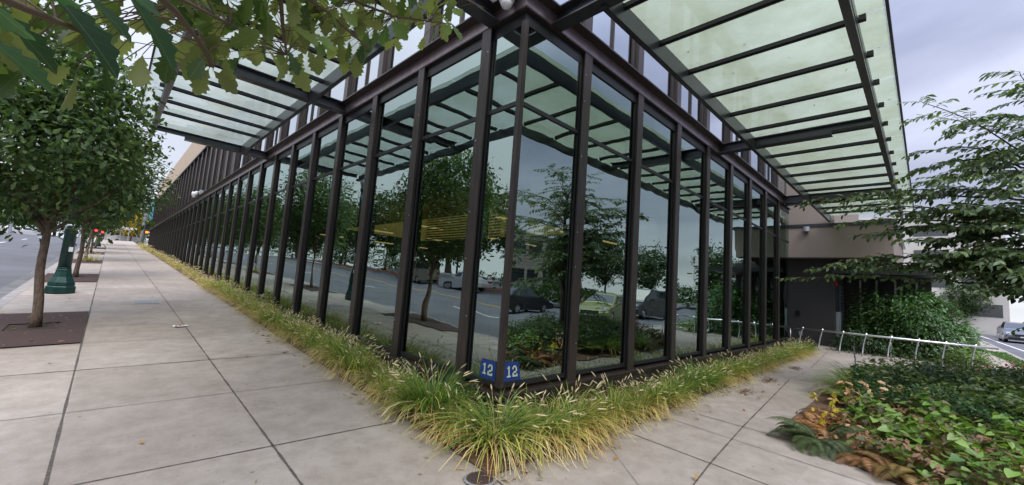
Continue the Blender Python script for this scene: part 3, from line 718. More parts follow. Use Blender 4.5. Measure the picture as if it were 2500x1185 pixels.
twelve('blue sign with a white 12 on the path side of the corner window', [(0.105, xx, 0.05), (0.37, xx, 0.05), (0.31, xx, 0.25), (0.105, xx, 0.25)])

# ================================================================== HANDRAIL
hr = thing('handrail', 'low stainless steel rail on curved posts in front of the brick wall', 'railing', (14.25, -2.0, g(14.25, -2)))
XR = 14.25
ys = [0.0, -0.55, -1.1, -1.67, -2.26, -2.86, -3.41, -3.98]
for y in ys:
    pts = []
    for i in range(8):
        u = i / 7; pts.append((-0.02 - 0.16 * (1 - u) ** 2 + 0.08, y + 2.0 - 0.10 * u * u - 0.02, 0.72 * u))
    MB().tube(pts, 0.024, 10).build('post', m_chrome, hr, smooth=True)
MB().tube([(0.06, 2.25, 0.66), (0.06, 0, 0.66), (0.06, -2.5, 0.66)], 0.03, 12).build('rail', m_chrome, hr, smooth=True)
MB().tube([(0.06, 2.25, 0.66), (0.06, 2.25, 0.0)], 0.02, 8).build('post', m_chrome, hr, smooth=True)
MB().tube([(0.06, -0.35, 0.66), (0.06, -0.35, 0.0)], 0.01, 8).build('post', m_chrome, hr, smooth=True)
p = on_ground(2090, 925)
tag(MB().tube([(p[0], p[1], p[2]), (p[0] + .02, p[1] + .01, p[2] + 0.4), (p[0] - 0.05, p[1] + 0.03, p[2] + 0.66)], [0.016, 0.014, 0.012], 8).build('stake', m_grey), 'thin grey metal stake standing at the edge of the planted bed', 'stake')

# ================================================================== STREET LAMPS
def street_lamp(label, x, y, group=None):
    z = g(x, y); t = thing('street_lamp', label, 'street lamp', (x, y, z), 0, group)
    MB().lathe([(0.29, 0), (0.29, 0.16), (0.275, 0.19), (0.0, 0.19)], 8, rot=R_(22.5)).build('plinth', m_green, t, bevel=0.012)
    MB().lathe([(0.255, 0.19), (0.265, 0.23), (0.255, 0.28), (0.19, 0.42), (0.15, 0.56), (0.155, 0.58), (0.155, 0.60), (0.14, 0.61), (0.145, 0.63), (0.14, 0.66)], 8, rot=R_(22.5)).build('flared_base', m_green, t, bevel=0.006)
    MB().lathe([(0.125, 0.66), (0.085, 3.9), (0.07, 4.3)], 16).build('pole', m_green, t, smooth=True)
    MB().lathe([(0.12, 1.66), (0.125, 1.67), (0.125, 1.78), (0.12, 1.79)], 16).build('band', m_grey, t, smooth=True)
    MB().box(0.02, 0.1, -0.13, -0.105, 1.08, 1.2).build('sticker', m_white, t)
    MB().lathe([(0.07, 4.3), (0.12, 4.36), (0.13, 4.44), (0.09, 4.48), (0.11, 4.55)], 16).build('neck', m_green, t, smooth=True)
    MB().lathe([(0.11, 4.55), (0.17, 4.68), (0.19, 4.82), (0.16, 4.98), (0.08, 5.06)], 20).build('globe', m_globe, t, smooth=True)
    MB().lathe([(0.12, 5.03), (0.09, 5.08), (0.03, 5.14), (0.015, 5.24)], 16).build('finial', m_green, t, smooth=True)
    return t
lamp = street_lamp('green street lamp post with flared octagonal base beside the sidewalk trees', -3.8, 12.6)
copy_tree(lamp, (-3.78, 49.0, g(-3.78, 49)), 0, 'distant dark street lamp post among the far sidewalk trees')
copy_tree(lamp, (40, -19.8, g(40, -19.8)), 0, 'acorn globe street lamp across the side road mirrored in the path windows')

m_hole = M_('dark_soil', (0.028, 0.020, 0.016), 1.0, noise=(30, (0.06, 0.04, 0.03), .4, .6))  # darker brown soil tone for the planting holes
# ================================================================== TREE PITS AND SMALL GROUND ITEMS
for i, (y0, y1) in enumerate(((-3.7, -0.6), (5.86, 9.08), (15.5, 18.6), (24.95, 27.85), (34.3, 37.3), (43.6, 46.4))):
    if i == 0: continue
    lab = ['', 'brown rubber tree pit mat under the nearest street tree', 'brown rubber tree pit mat behind the green lamp base', 'brown rubber tree pit mat with dry weeds under the third street tree', 'fourth brown tree pit mat along the sidewalk', 'farthest brown tree pit mat along the sidewalk'][i]
    t = thing('tree_pit_mat', lab, 'tree mat', (-3.82, (y0 + y1) / 2, g(-3.82, (y0 + y1) / 2)))
    hx, hy = -3.80, (7.5, 17.36, 27.3, 36.5, 44.6)[i - 1]
    m = MB(); zb = g(-3.82, (y0 + y1) / 2)
    X = [-4.45, hx - 0.3, hx + 0.3, -3.185]; Y = [y0, hy - 0.33, hy + 0.33, y1]
    for a in range(3):
        for b in range(3):
            if a == 1 and b == 1: continue
            sub = MB(); sub.sheet([X[a], X[a + 1]], [Y[b], (Y[b] + Y[b + 1]) / 2, Y[b + 1]], lambda x, y: g(x, y) + 0.02)
            m.add(sub.v, sub.f)
    m.v = [(x + 3.82, y - (y0 + y1) / 2, z - zb) for x, y, z in m.v]; m.build('mat', m_mat, t)
    m = MB(); m.sheet([hx - 0.3, hx + 0.3], [hy - 0.33, hy + 0.33], lambda x, y: g(x, y) + 0.006)
    m.v = [(x + 3.82, y - (y0 + y1) / 2, z - zb) for x, y, z in m.v]; m.build('planting_hole', m_hole, t)
p = on_ground(1171, 1172)
t = thing('valve_cover', 'round rusty iron valve cover in the concrete at the planting corner', 'manhole cover', p)
MB().lathe([(0.0, 0.012), (0.125, 0.012), (0.13, 0.008)], 28).build('rim', m_lid, t)
m = MB().lathe([(0.0, 0.017), (0.105, 0.017), (0.108, 0.013)], 28)
m.build('lid', m_iron, t)
m = MB()
for r in (0.03, 0.055, 0.08):
    for a in range(int(r * 260)):
        th = a / int(r * 260) * 2 * math.pi; x, y = r * math.cos(th), r * math.sin(th); m.box(x - .006, x + .006, y - .006, y + .006, 0.0165, 0.0205)
m.build('stud', m_iron, t)
a, b = on_ground(335, 721), on_ground(390, 714)
ux, uy = (a[0] + b[0]) / 2, (a[1] + b[1]) / 2
t = thing('utility_cover', 'grey rectangular utility cover set flush in the sidewalk', 'utility cover', (ux, uy, g(ux, uy)))
for nm, hx_, hy_, h_, mt in (('frame', .27, .34, .006, m_kerb), ('lid', .23, .3, .010, m_lid)):
    MB().sheet([-hx_, hx_], [-hy_, hy_], lambda x, y: g(ux + x, uy + y) - g(ux, uy) + h_).build(nm, mt, t)
p = on_ground(441, 799)
t = thing('wrapper', 'crumpled red and white wrapper lying on the sidewalk joint', 'litter', p, 0.5)
m = MB(); n_ = 7
vs = [(0.11 * (i / (n_ - 1) - .5) * 2, 0.06 * (j / (n_ - 1) - .5) * 2, 0.012 + 0.03 * random.random()) for j in range(n_) for i in range(n_)]
fs = [(j * n_ + i, j * n_ + i + 1, (j + 1) * n_ + i + 1, (j + 1) * n_ + i) for j in range(n_ - 1) for i in range(n_ - 1)]
m.add(vs, fs); m.build('white_film', m_white, t)
MB().add([(-0.05, -0.02, 0.045), (0.05, -0.03, 0.05), (0.055, 0.02, 0.047), (-0.04, 0.03, 0.05), (0, 0, 0.06)], [(0, 1, 4), (1, 2, 4), (2, 3, 4), (3, 0, 4)]).build('red_print', m_red, t)
# fallen leaves and bits on the concrete
k = 120
bx_ = np.concatenate([RNG.uniform(-4.4, -0.7, 45), RNG.uniform(-4.4, -3.2, 45), RNG.uniform(-0.6, 9, 30)]); by_ = np.concatenate([RNG.uniform(0, 22, 45), RNG.uniform(5.9, 9, 45), RNG.uniform(-2, -0.8, 30)])
bs = np.stack([bx_, by_, G(bx_, by_) + 0.025], 1); d = unit(k); d[:, 2] *= 0.15
nm_ = np.tile([0, 0, 1.0], (k, 1)) + unit(k) * 0.3
leaves('fallen_leaves', bs, d, nm_, RNG.uniform(0.03, 0.085, k), T_OAKS, hues(k, (0.14, 0.07, 0.03), (0.45, 0.27, 0.12), .5), m_leaf, kind='stuff')

# ================================================================== GRASS CLUMPS
def grass_clump(name, nb, ht, seed, cmix, nseed, lean=(0.0, 0.0)):
    r = np.random.default_rng(seed); V = []; F = []; Cc = []
    def blade(base, az, L, bend, wd, col, segs=5, tipw=0.15, a0=0.0):
        o = len(V); dx, dy = math.cos(az), math.sin(az); px_, py_ = -dy, dx
        for i in range(segs + 1):
            u = i / segs; th = bend * (u ** 1.3)
            rr = L * (math.sin(th) / max(bend, .01)) * u if False else 0
            V_h = 0; 
            # integrate an arc
            s = 0; h = 0
            n = 6
            for q in range(n):
                uu = u * (q + .5) / n; a = a0 + bend * (uu ** 1.3); s += math.sin(a) * u * L / n; h += math.cos(a) * u * L / n
            ww = wd * (1 - (1 - tipw) * u) / 2
            c = (base[0] + dx * s, base[1] + dy * s, max(base[2] + h, 0.015 + 0.02 * u))
            V.append((c[0] + px_ * ww, c[1] + py_ * ww, c[2])); V.append((c[0] - px_ * ww, c[1] - py_ * ww, c[2]))
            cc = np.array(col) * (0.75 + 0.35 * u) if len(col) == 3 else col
            Cc.append(cc); Cc.append(cc)
        for i in range(segs): F.append((o + 2 * i, o + 2 * i + 1, o + 2 * i + 3, o + 2 * i + 2))
        return c, (dx * math.sin(bend), dy * math.sin(bend), math.cos(bend))
    G1 = [(0.12, 0.23, 0.035), (0.20, 0.31, 0.05), (0.07, 0.17, 0.04)]; G2 = [(0.50, 0.45, 0.12), (0.40, 0.39, 0.09)]; G3 = [(0.64, 0.50, 0.25), (0.54, 0.35, 0.14), (0.66, 0.57, 0.35)]
    for i in range(nb):
        az = r.uniform(0, 2 * math.pi); rad = 0.11 * math.sqrt(r.random()); u = r.random()
        pal = G1 if u < cmix[0] else G2 if u < cmix[0] + cmix[1] else G3; col = np.array(pal[r.integers(len(pal))]) * r.uniform(.6, 1.25)
        az2 = az + r.normal(0, .6); lx = math.cos(az2) + lean[0]; ly = math.sin(az2) + lean[1]; az2 = math.atan2(ly, lx)
        if pal is G1: Lb, bd, a0 = r.uniform(.55, 1.05), r.uniform(.7, 2.0), r.uniform(.05, .55)
        elif pal is G2: Lb, bd, a0 = r.uniform(.65, 1.2), r.uniform(1.3, 2.4), r.uniform(.1, .7)
        else: Lb, bd, a0 = r.uniform(.7, 1.08), r.uniform(1.9, 3.0), r.uniform(.2, .85)
        blade((rad * math.cos(az), rad * math.sin(az), 0), az2, ht * Lb, bd, r.uniform(.010, .019), col, 6, .22, a0)
    for i in range(nseed):
        az = r.uniform(0, 2 * math.pi); lx = math.cos(az) + lean[0] * 1.2; ly = math.sin(az) + lean[1] * 1.2; az = math.atan2(ly, lx)
        L = ht * r.uniform(.7, 1.0); bend = r.uniform(.4, 1.7); rad = 0.1 * r.random()
        c, d_ = blade((rad * math.cos(az), rad * math.sin(az), 0), az, L, bend, .004, (0.42, 0.38, 0.17), 5, .7)
        # seed head: small tapered prism
        o = len(V); dv = Vector(d_).normalized(); a = dv.cross(Vector((0, 0, 1))).normalized() if abs(dv.z) < .95 else Vector((1, 0, 0)); b_ = dv.cross(a)
        hl = r.uniform(.06, .10); col = np.array((0.66, 0.57, 0.44)) * r.uniform(.75, 1.2)
        for u, rr in ((0, .003), (.25, .0075), (.7, .006), (1, .001)):
            for q in range(4):
                th = q * math.pi / 2; V.append(tuple(Vector(c) + dv * hl * u + (a * math.cos(th) + b_ * math.sin(th)) * rr)); Cc.append(col)
        for i2 in range(3):
            for q in range(4): F.append((o + i2 * 4 + q, o + i2 * 4 + (q + 1) % 4, o + i2 * 4 + 4 + (q + 1) % 4, o + i2 * 4 + 4 + q))
    me = bpy.data.meshes.new(name); me.from_pydata(V, [], F); me.update()
    at = me.color_attributes.new('col', 'FLOAT_COLOR', 'POINT'); c4 = np.ones((len(V), 4), np.float32); c4[:, :3] = np.clip(np.array(Cc), 0, 1); at.data.foreach_set('color', c4.ravel())
    me.materials.append(m_blade); return me
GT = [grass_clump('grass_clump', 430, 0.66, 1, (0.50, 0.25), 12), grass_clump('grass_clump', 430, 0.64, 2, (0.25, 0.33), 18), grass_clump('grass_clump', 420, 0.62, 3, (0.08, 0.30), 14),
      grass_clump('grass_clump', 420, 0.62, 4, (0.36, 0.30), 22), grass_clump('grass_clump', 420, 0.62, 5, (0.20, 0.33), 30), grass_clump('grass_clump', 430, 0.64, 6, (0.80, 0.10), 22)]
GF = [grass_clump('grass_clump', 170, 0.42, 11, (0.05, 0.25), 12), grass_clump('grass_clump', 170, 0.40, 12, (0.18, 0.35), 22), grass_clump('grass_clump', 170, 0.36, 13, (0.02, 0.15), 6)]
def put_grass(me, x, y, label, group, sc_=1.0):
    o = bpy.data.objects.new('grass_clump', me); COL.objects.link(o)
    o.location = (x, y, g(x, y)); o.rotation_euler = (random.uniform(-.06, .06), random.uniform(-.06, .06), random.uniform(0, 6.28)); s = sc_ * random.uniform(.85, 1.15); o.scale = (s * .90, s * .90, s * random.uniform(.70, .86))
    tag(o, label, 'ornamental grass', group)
gl1 = 'green and straw tuft of ornamental grass at the building corner'
gl2 = 'straw seeded ornamental grass tuft in the border under the path windows'
gl3 = 'yellowing ornamental grass tuft in the border along the street windows'
gl4 = 'dry low grass tuft far up the street border'
for x, y, k in ((-0.27, -0.27, 0), (-0.42, 0.14, 2), (0.13, -0.40, 0), (0.42, -0.42, 2), (0.76, -0.42, 1), (-0.40, 0.60, 5), (0.05, -0.10, 1), (0.45, -0.16, 0), (-0.12, 0.34, 1)):
    put_grass(GT[k], x, y, gl1, 'grass tufts at the building corner', 1.2 if max(-x, -y) > .22 else .72)
x = 1.05; i = 0
while x < 12.9:
    put_grass(GT[(3, 1, 4, 0, 3, 5)[i % 6] if not (3.9 < x < 4.5) else 5], x, -0.48 + random.uniform(-.05, .05), gl2, 'grass tufts under the path windows', 0.92)
    if i % 2 == 0 or x < 5: put_grass(GT[(4, 3, 1)[i % 3]], x + 0.2, -0.2 + random.uniform(-.05, .05), gl2, 'grass tufts under the path windows', 0.62)
    x += 0.49; i += 1
y = 0.8; i = 0
while y < 14:
    put_grass(GT[(3, 4, 1, 3, 0, 4, 5)[i % 7] if y < 6.5 else (1, 2, 4)[i % 3]], -0.44 + random.uniform(-.05, .05), y, gl3, 'grass tufts along the street windows', 0.95 if y < 6.5 else 0.85)
    if i % 2 == 0 or y < 6: put_grass(GT[(4, 3, 4)[i % 3] if y < 7 else 1], -0.16, y + 0.18, gl3, 'grass tufts along the street windows', 0.7)
    y += 0.50; i += 1
while y < 58:
    put_grass(GF[i % 3], -0.40 + random.uniform(-.1, .1) + (0.0 if y < 40 else -0.15), y, gl4, 'dry grass tufts far up the street', 1.05 if y < 45 else 1.5); y += 0.62 if y < 30 else 0.85; i += 1

k = 420
bx_ = np.concatenate([RNG.uniform(-0.95, -0.6, 120), RNG.uniform(-0.7, 7, 240), RNG.uniform(-0.9, -0.3, 60)]); by_ = np.concatenate([RNG.uniform(-0.6, 6, 120), -0.66 - np.abs(RNG.normal(size=240)) * .12, RNG.uniform(-0.95, -0.6, 60)])
d = unit(k); d[:, 2] *= .05
leaves('straw_litter', np.stack([bx_, by_, G(bx_, by_) + 0.012], 1), d, np.tile([0, 0, 1.0], (k, 1)) + unit(k) * .2, RNG.uniform(.02, .13, k), T_SIMPLE, hues(k, (0.20, 0.12, 0.07), (0.5, 0.40, 0.24), .4), m_leaf, None, .13, kind='stuff')
k = 500
bx_ = RNG.choice([4.75, 6.25, 8.5], k) + RNG.normal(size=k) * .16; by_ = -0.98 + RNG.normal(size=k) * .06
leaves('brown_litter', np.stack([bx_, by_, G(bx_, by_) + 0.012], 1), unit(k) * [1, 1, .1], np.tile([0, 0, 1.0], (k, 1)) + unit(k) * .3, RNG.uniform(.02, .07, k), T_SIMPLE, hues(k, (0.14, 0.085, 0.06), (0.26, 0.17, 0.12), .3), m_leaf, None, .5, kind='stuff')

k = 150
bx_ = np.concatenate([RNG.uniform(0, 13, 100), RNG.uniform(-2.9, -.7, 50)]); by_ = np.concatenate([RNG.uniform(-2.85, -.7, 100), RNG.uniform(0, 10.5, 50)])
leaves('canopy_litter', np.stack([bx_, by_, np.full(k, 4.516)], 1), unit(k) * [1, 1, .02], np.tile([0, 0, 1.0], (k, 1)) + unit(k) * .15, RNG.uniform(.02, .07, k), T_SIMPLE, hues(k, (0.10, 0.07, 0.03), (0.25, 0.18, 0.08), .3), m_leaf, None, .8, kind='stuff')
# ================================================================== TREES
def limb_tree(t, hgt, r0, mat, limbs, lean=(0, 0), top=None):
    m = MB(); pts = []; rad = []
    for i in range(9):
        u = i / 8; z = hgt * u
        pts.append((lean[0] * u + 0.015 * math.sin(u * 9), lean[1] * u + 0.015 * math.cos(u * 7), z)); rad.append(r0 * (1.35 if i == 0 else 1.1 - 0.35 * u))
    m.tube(pts, rad, 12); ends = []
    top_ = pts[-1]
    for az, el, L, h in limbs:
        b = Vector((lean[0] * h / hgt, lean[1] * h / hgt, h)) if h < hgt else Vector(top_)
        P = [b]; d = Vector((math.cos(az) * math.cos(el), math.sin(az) * math.cos(el), math.sin(el)))
        for i in range(4): P.append(P[-1] + d * L / 4 + Vector((0, 0, 0.02 * L)) + Vector([random.uniform(-.04, .04) * L for _ in range(3)]))
        m.tube(P, [r0 * .55 * (1 - .2 * i) for i in range(5)], 7); ends.append(P)
    m.build('trunk', mat, t, smooth=True); return ends
def crown_points(n_cl, per, c, rad, spread, bottom_flat=0.55, shell=0.55):
    """leaf clumps through a lumpy ellipsoid, thinner inside, with gaps"""
    cl = []
    lob = unit(14); lr = RNG.uniform(.75, 1.12, 14)
    while len(cl) < n_cl:
        v = unit(1)[0]; k = 1 + (max(0, (lob @ v).max() - .6)) * 0.5 * (lr[(lob @ v).argmax()] - .6)
        k *= lr[(lob @ v).argmax()]
        r = (shell + (1 - shell) * RNG.random()) ** 0.8 * k if RNG.random() < .7 else RNG.random() * .7
        p = v * r
        if p[2] < -bottom_flat: continue
        cl.append(np.array(c) + p * np.array(rad))
    cl = np.array(cl); cl = np.repeat(cl, per, 0)
    return cl + RNG.normal(size=cl.shape) * spread, cl
def street_tree(name, label, x, y, group, n_cl=950, per=14, hgt=1.9):
    z = g(x, y); t = thing(name, label, 'tree', (x, y, z), 0, group)
    limbs = [(random.uniform(0, 6.28), random.uniform(.5, 1.1), random.uniform(1.0, 1.7), random.uniform(1.55, 1.9)) for _ in range(7)] + [(0.3, .85, 1.5, 1.6), (3.6, .8, 1.4, 1.6), (0, 1.5, 2.2, 1.9)]
    limb_tree(t, hgt, 0.062, m_trunk, limbs, (-0.09, 0.02))
    P, cl = crown_points(n_cl, per, (-0.38, 0, 3.62), (1.75, 1.8, 2.2), 0.16, 0.85)
    k = len(P); d = unit(k) * .8 + (P - np.array([0.15, 0, 3.4])) * .35; d[:, 2] -= .15
    nr = unit(k) * .8 + np.array([0, 0, 1.0])
    tone = np.repeat(RNG.random((len(P) // per, 1)), per, 0)
    cols = (np.array((0.026, 0.06, 0.02)) * (1 - tone) + np.array((0.11, 0.175, 0.055)) * tone) * RNG.uniform(.7, 1.3, (k, 1))
    br_ = RNG.random(k) < .06; cols[br_] = (0.15, 0.21, 0.07)
    leaves('crown', P, d, nr, RNG.uniform(.095, .16, k), T_OAKS, cols, m_leaf, t)
    return t
t1 = street_tree('street_tree', 'nearest young street tree with dense dark crown in the first brown mat', -3.78, 7.5, 'young street trees along the sidewalk')
for x, y, rz, lb, s_ in ((-3.72, 17.36, 2.0, 'second street tree standing just behind the green lamp post', 1.0), (-3.82, 27.3, 4.0, 'third street tree with weeds at its foot beyond the lamp post', 1.0),
                     (-3.83, 36.5, 1.0, 'fourth slim street tree up the sidewalk', .95), (-3.78, 44.6, 3.0, 'fifth street tree beside the distant lamp post', .95), (-3.8, 54.0, 5.0, 'farthest street tree of the row near the crossing', 1.0)):
    copy_tree(t1, (x, y, g(x, y)), rz, lb, scale=s_)
# weeds at the foot of the third tree
o = bpy.data.objects.new('weed_clump', GF[1]); COL.objects.link(o); o.location = (-3.6, 26.4, g(-3.6, 26.4)); o.scale = (1.3, 1.3, 1.2); tag(o, 'straw coloured weeds at the foot of the third street tree', 'weeds')

# ------------------------------------------------ overhanging oak beside the camera
ot = thing('oak_tree', 'overhanging oak branches with big lobed leaves across the top of the street canopy', 'tree', (-4.0, -2.3, g(-4.0, -2.3)))
oz = np.array([-4.0, -2.3, g(-4.0, -2.3)])
m = MB(); m.tube([(0, 0, 0), (0.02, 0, .3), (0.03, 0.02, 1.2), (0.02, 0.05, 2.2), (0, 0.1, 3.4), (0.02, 0.12, 5.0)], [.12, .09, .085, .075, .06, .03], 12)
fork = Vector((0.02, 0.05, 2.3))
BR = [[(-260, -330, 1.15), (60, -170, 0.95), (330, -60, 1.15), (560, 60, 1.5)],
      [(-200, -420, 1.25), (300, -220, 1.35), (680, -70, 1.65), (960, 40, 1.95), (1100, 60, 2.15)],
      [(100, -420, 1.5), (520, -160, 1.6), (800, 30, 1.75), (900, 120, 1.8)],
      [(560, -260, 1.7), (850, -110, 1.9), (1060, -40, 2.15), (1180, 20, 2.3)],
      [(-400, -200, .8), (-120, -60, .72), (60, 20, .78), (230, 90, .9)],
      [(330, -60, 1.15), (430, 30, 1.3), (500, 120, 1.45), (520, 165, 1.5)],
      [(680, -70, 1.65), (690, 60, 1.7), (700, 135, 1.75)]]
BP = []
for poly in BR:
    P = [Vector(at_depth(*q) - oz) for q in poly]
    Q = []
    for a, b in zip(P[:-1], P[1:]):
        for i in range(5): Q.append(a.lerp(b, i / 5))
    Q.append(P[-1])
    if poly in BR[:5]: Q = [fork.lerp(Q[0], .0), fork.lerp(Q[0], .5) + Vector((0, 0, .1))] + Q
    m.tube(Q, [0.007 * (1 - .75 * i / len(Q)) + .0012 for i in range(len(Q))], 6)
    BP += [np.array(q) + oz for q in Q[2:]]
BP = np.array(BP)
yb = [(-60, 160), (150, 185), (300, 175), (430, 110), (480, 150), (560, 150), (650, 120), (740, 130), (820, 110), (900, 150), (960, 130), (1040, 110), (1090, 70), (1130, -40)]
def lower(px):
    for (a, b), (c, d) in zip(yb[:-1], yb[1:]):
        if a <= px <= c: return b + (d - b) * (px - a) / (c - a)
    return 0
LB = []; LDr = []; LNn = []; LL = []
def add_leaf(px0, py0, px1, py1, dep, face=None, dd=0.0):
    a = at_depth(px0, py0, dep); b = at_depth(px1, py1, dep + dd); LB.append(a); LDr.append(b - a); LL.append(np.linalg.norm(b - a))
    view = (CC - a) / np.linalg.norm(CC - a); LNn.append((unit(1)[0] * .9 + np.array([0, 0, .9]) - view * .3) if face is None else view * .42 + np.cross(b - a, view) / np.linalg.norm(b - a) * RNG.choice([-.9, .9]))
# leaves one can single out in the photograph
add_leaf(510, 168, 476, 232, 1.5); add_leaf(520, 172, 578, 226, 1.5, dd=.03); add_leaf(702, 128, 686, 204, 1.75); add_leaf(708, 132, 748, 224, 1.75, dd=.03)
for q in ((90, -60, 320, 180, .85), (-60, -20, 165, 170, .85), (-80, 60, 150, 215, 1.0), (200, -20, 335, 95, .95), (130, -40, 250, 100, .9), (300, -30, 450, 165, 1.15), (340, 10, 420, 120, 1.2), (-120, -90, 60, 110, .66), (40, -80, 190, 30, .8), (250, -60, 400, 30, 1.1)):
    add_leaf(q[0], q[1], q[2], q[3], q[4], face='oblique')
NBIG = len(LB)
while len(LB) < 560:
    px0 = RNG.uniform(-250, 1120); lo = lower(max(px0, -59)); py0 = RNG.uniform(-260, lo)
    if px0 < 420 and RNG.random() < .72: continue
    dep = np.interp(px0, [-250, 0, 250, 500, 1120], [1.15, 1.15, 1.3, 1.55, 2.1]) * RNG.uniform(.92, 1.22)
    a = at_depth(px0, py0, dep); j = np.argmin(((BP - a) ** 2).sum(1)); 
    dr = (a - BP[j]) * 1.5; dr /= np.linalg.norm(dr) + 1e-6; dr = dr * .7 + unit(1)[0] * .55 + np.array([0.1, 0.1, -.42])
    LB.append(a); LDr.append(dr); LNn.append(unit(1)[0] * .75 + np.array([0, 0, 1.0]) - (ray(px0, py0) * 1.3 if RNG.random() < .3 else 0)); LL.append(RNG.uniform(.06, .09) if px0 < 420 else RNG.uniform(.075, .12))
for a in LB:
    j = np.argmin(((BP - a) ** 2).sum(1)); b = BP[j]; mid = (a + b) / 2 + np.array([0, 0, .015])
    if np.linalg.norm(a - b) < .45: m.tube([tuple(b - oz), tuple(mid - oz), tuple(a - oz)], [.0016, .0013, .0011], 4, False)
m.build('trunk', m_twig, ot, smooth=True)
k = len(LB)
cc_ = hues(k, (0.03, 0.075, 0.024), (0.13, 0.19, 0.045), .35); cc_[4:NBIG] = hues(NBIG - 4, (0.012, 0.038, 0.02), (0.03, 0.07, 0.028), .3)
leaves('crown', np.array(LB) - oz, np.array(LDr), np.array(LNn), np.array(LL), T_OAK, cc_, m_oak, ot)
P, cl = crown_points(330, 9, (0, 0, 5.4), (2.0, 2.0, 1.7), .2, .55); k = len(P)
far_ = np.ones(k, bool)
leaves('upper_crown', P, unit(k) + np.array([0, 0, -.2]), unit(k) * .7 + np.array([0, 0, 1.0]), RNG.uniform(.12, .18, k), T_OAKS, hues(k, (0.03, 0.06, 0.02), (0.07, 0.11, 0.035)), m_oak, ot)

# ------------------------------------------------ layered dark leaved tree at the right
rt = thing('ornamental_tree', 'spreading tree with arching twigs of pointed dark leaves at the right edge', 'tree', (7.1, -4.75, g(7.1, -4.75)))
rz_ = np.array([7.1, -4.75, g(7.1, -4.75)])
m = MB(); m.tube([(0, 0, 0), (0.02, 0, .8), (-.03, 0.03, 1.7), (0, 0.05, 2.8), (0.05, 0, 3.9), (0, 0, 4.6)], [.10, .085, .075, .06, .04, .015], 10)
LB = []; LDr = []; LNn = []; LL = []
def spray(p0, az, el, L, droop, twig, dens=1.0, leafL=.10):
    P = [np.array(p0, float)]; e = el; a = az; n = max(5, int(L / .14)); ds = L / n
    for i in range(n):
        e -= droop * ds; a += RNG.normal() * .06
        P.append(P[-1] + ds * np.array([math.cos(a) * math.cos(e), math.sin(a) * math.cos(e), math.sin(e)]))
    m.tube([tuple(p) for p in P], [0.017 * (L / 3) * (1 - .85 * i / n) + .002 for i in range(n + 1)], 5)
    for i in range(2, n + 1):
        if RNG.random() > .93 * dens: continue
        for sg in (-1, 1):
            if RNG.random() > .8: continue
            tl = twig * RNG.uniform(.5, 1.15) * (1.1 - .6 * i / n); ta = a + sg * RNG.uniform(.5, 1.15); te = RNG.uniform(-.05, .35); q = P[i].copy(); TQ = [tuple(q)]
            kk = max(4, int(tl / .042)); s2 = 1
            for j in range(kk):
                te -= .9 * tl / kk
                st = tl / kk * np.array([math.cos(ta) * math.cos(te), math.sin(ta) * math.cos(te), math.sin(te)]); q = q + st; TQ.append(tuple(q)); s2 = -s2
                sd_ = np.array([-math.sin(ta), math.cos(ta), 0]) * s2
                LB.append(q.copy()); LDr.append(st / np.linalg.norm(st) * .6 + sd_ * .8 + np.array([0, 0, -.3 + RNG.normal() * .15])); LNn.append(np.array([0, 0, 1]) + unit(1)[0] * .45); LL.append(leafL * RNG.uniform(.75, 1.2))
            m.tube(TQ[::2] + [TQ[-1]], .0025, 4, False)
for i in range(32):
    az = (i * 2.399 + RNG.normal() * .2) % 6.283; h = 1.35 + 3.0 * (i / 32) ** .9
    if .85 < az < 3.4 and h < 3.4: continue
    L = RNG.uniform(2.5, 3.5) * (1 - .42 * (i / 32) ** 1.5); spray((0, 0.03, h), az, RNG.uniform(.35, .75) + .2 * i / 32, L, RNG.uniform(.28, .42), .8)
def spray_to(px, py, dep, twig=.6, arc=.4, leafL=.11, start=.35):
    T = at_depth(px, py, dep) - rz_; h = min(max(T[2] - RNG.uniform(-.2, .5), .9), 4.3)
    A0 = np.array([0, 0.02, h]); A1 = (A0 + T) / 2 + np.array([0, 0, arc]); n = 22; P = []
    for i in range(n + 1):
        u = i / n; P.append((1 - u) ** 2 * A0 + 2 * u * (1 - u) * A1 + u * u * T + RNG.normal(size=3) * .012)
    m.tube([tuple(p) for p in P], [.02 * (1 - .88 * i / n) + .002 for i in range(n + 1)], 5)
    for i in range(int(n * start), n + 1):
        dv = P[min(i + 1, n)] - P[max(i - 1, 0)]; a = math.atan2(dv[1], dv[0]); e0 = math.atan2(dv[2], math.hypot(dv[0], dv[1]))
        for sg in (-1, 1, 0):
            if RNG.random() > .58: continue
            tl = twig * RNG.uniform(.5, 1.1) * (1.05 - .55 * i / n); ta = a + sg * RNG.uniform(.4, 1.0); te = e0 * .5 + RNG.uniform(-.1, .25); q = P[i].copy(); TQ = [tuple(q)]; kk = max(3, int(tl / .062)); s2 = 1
            for j in range(kk):
                te -= 1.0 * tl / kk; st = tl / kk * np.array([math.cos(ta) * math.cos(te), math.sin(ta) * math.cos(te), math.sin(te)]); q = q + st; TQ.append(tuple(q)); s2 = -s2
                sd_ = np.array([-math.sin(ta), math.cos(ta), 0]) * s2
                LB.append(q.copy()); LDr.append(st / np.linalg.norm(st) * .6 + sd_ * .75 + np.array([0, 0, -.35 + RNG.normal() * .35])); LNn.append(np.array([0, 0, 1]) + unit(1)[0] * .75); LL.append(leafL * RNG.uniform(.75, 1.25))
            m.tube(TQ[::2] + [TQ[-1]], .0025, 4, False)
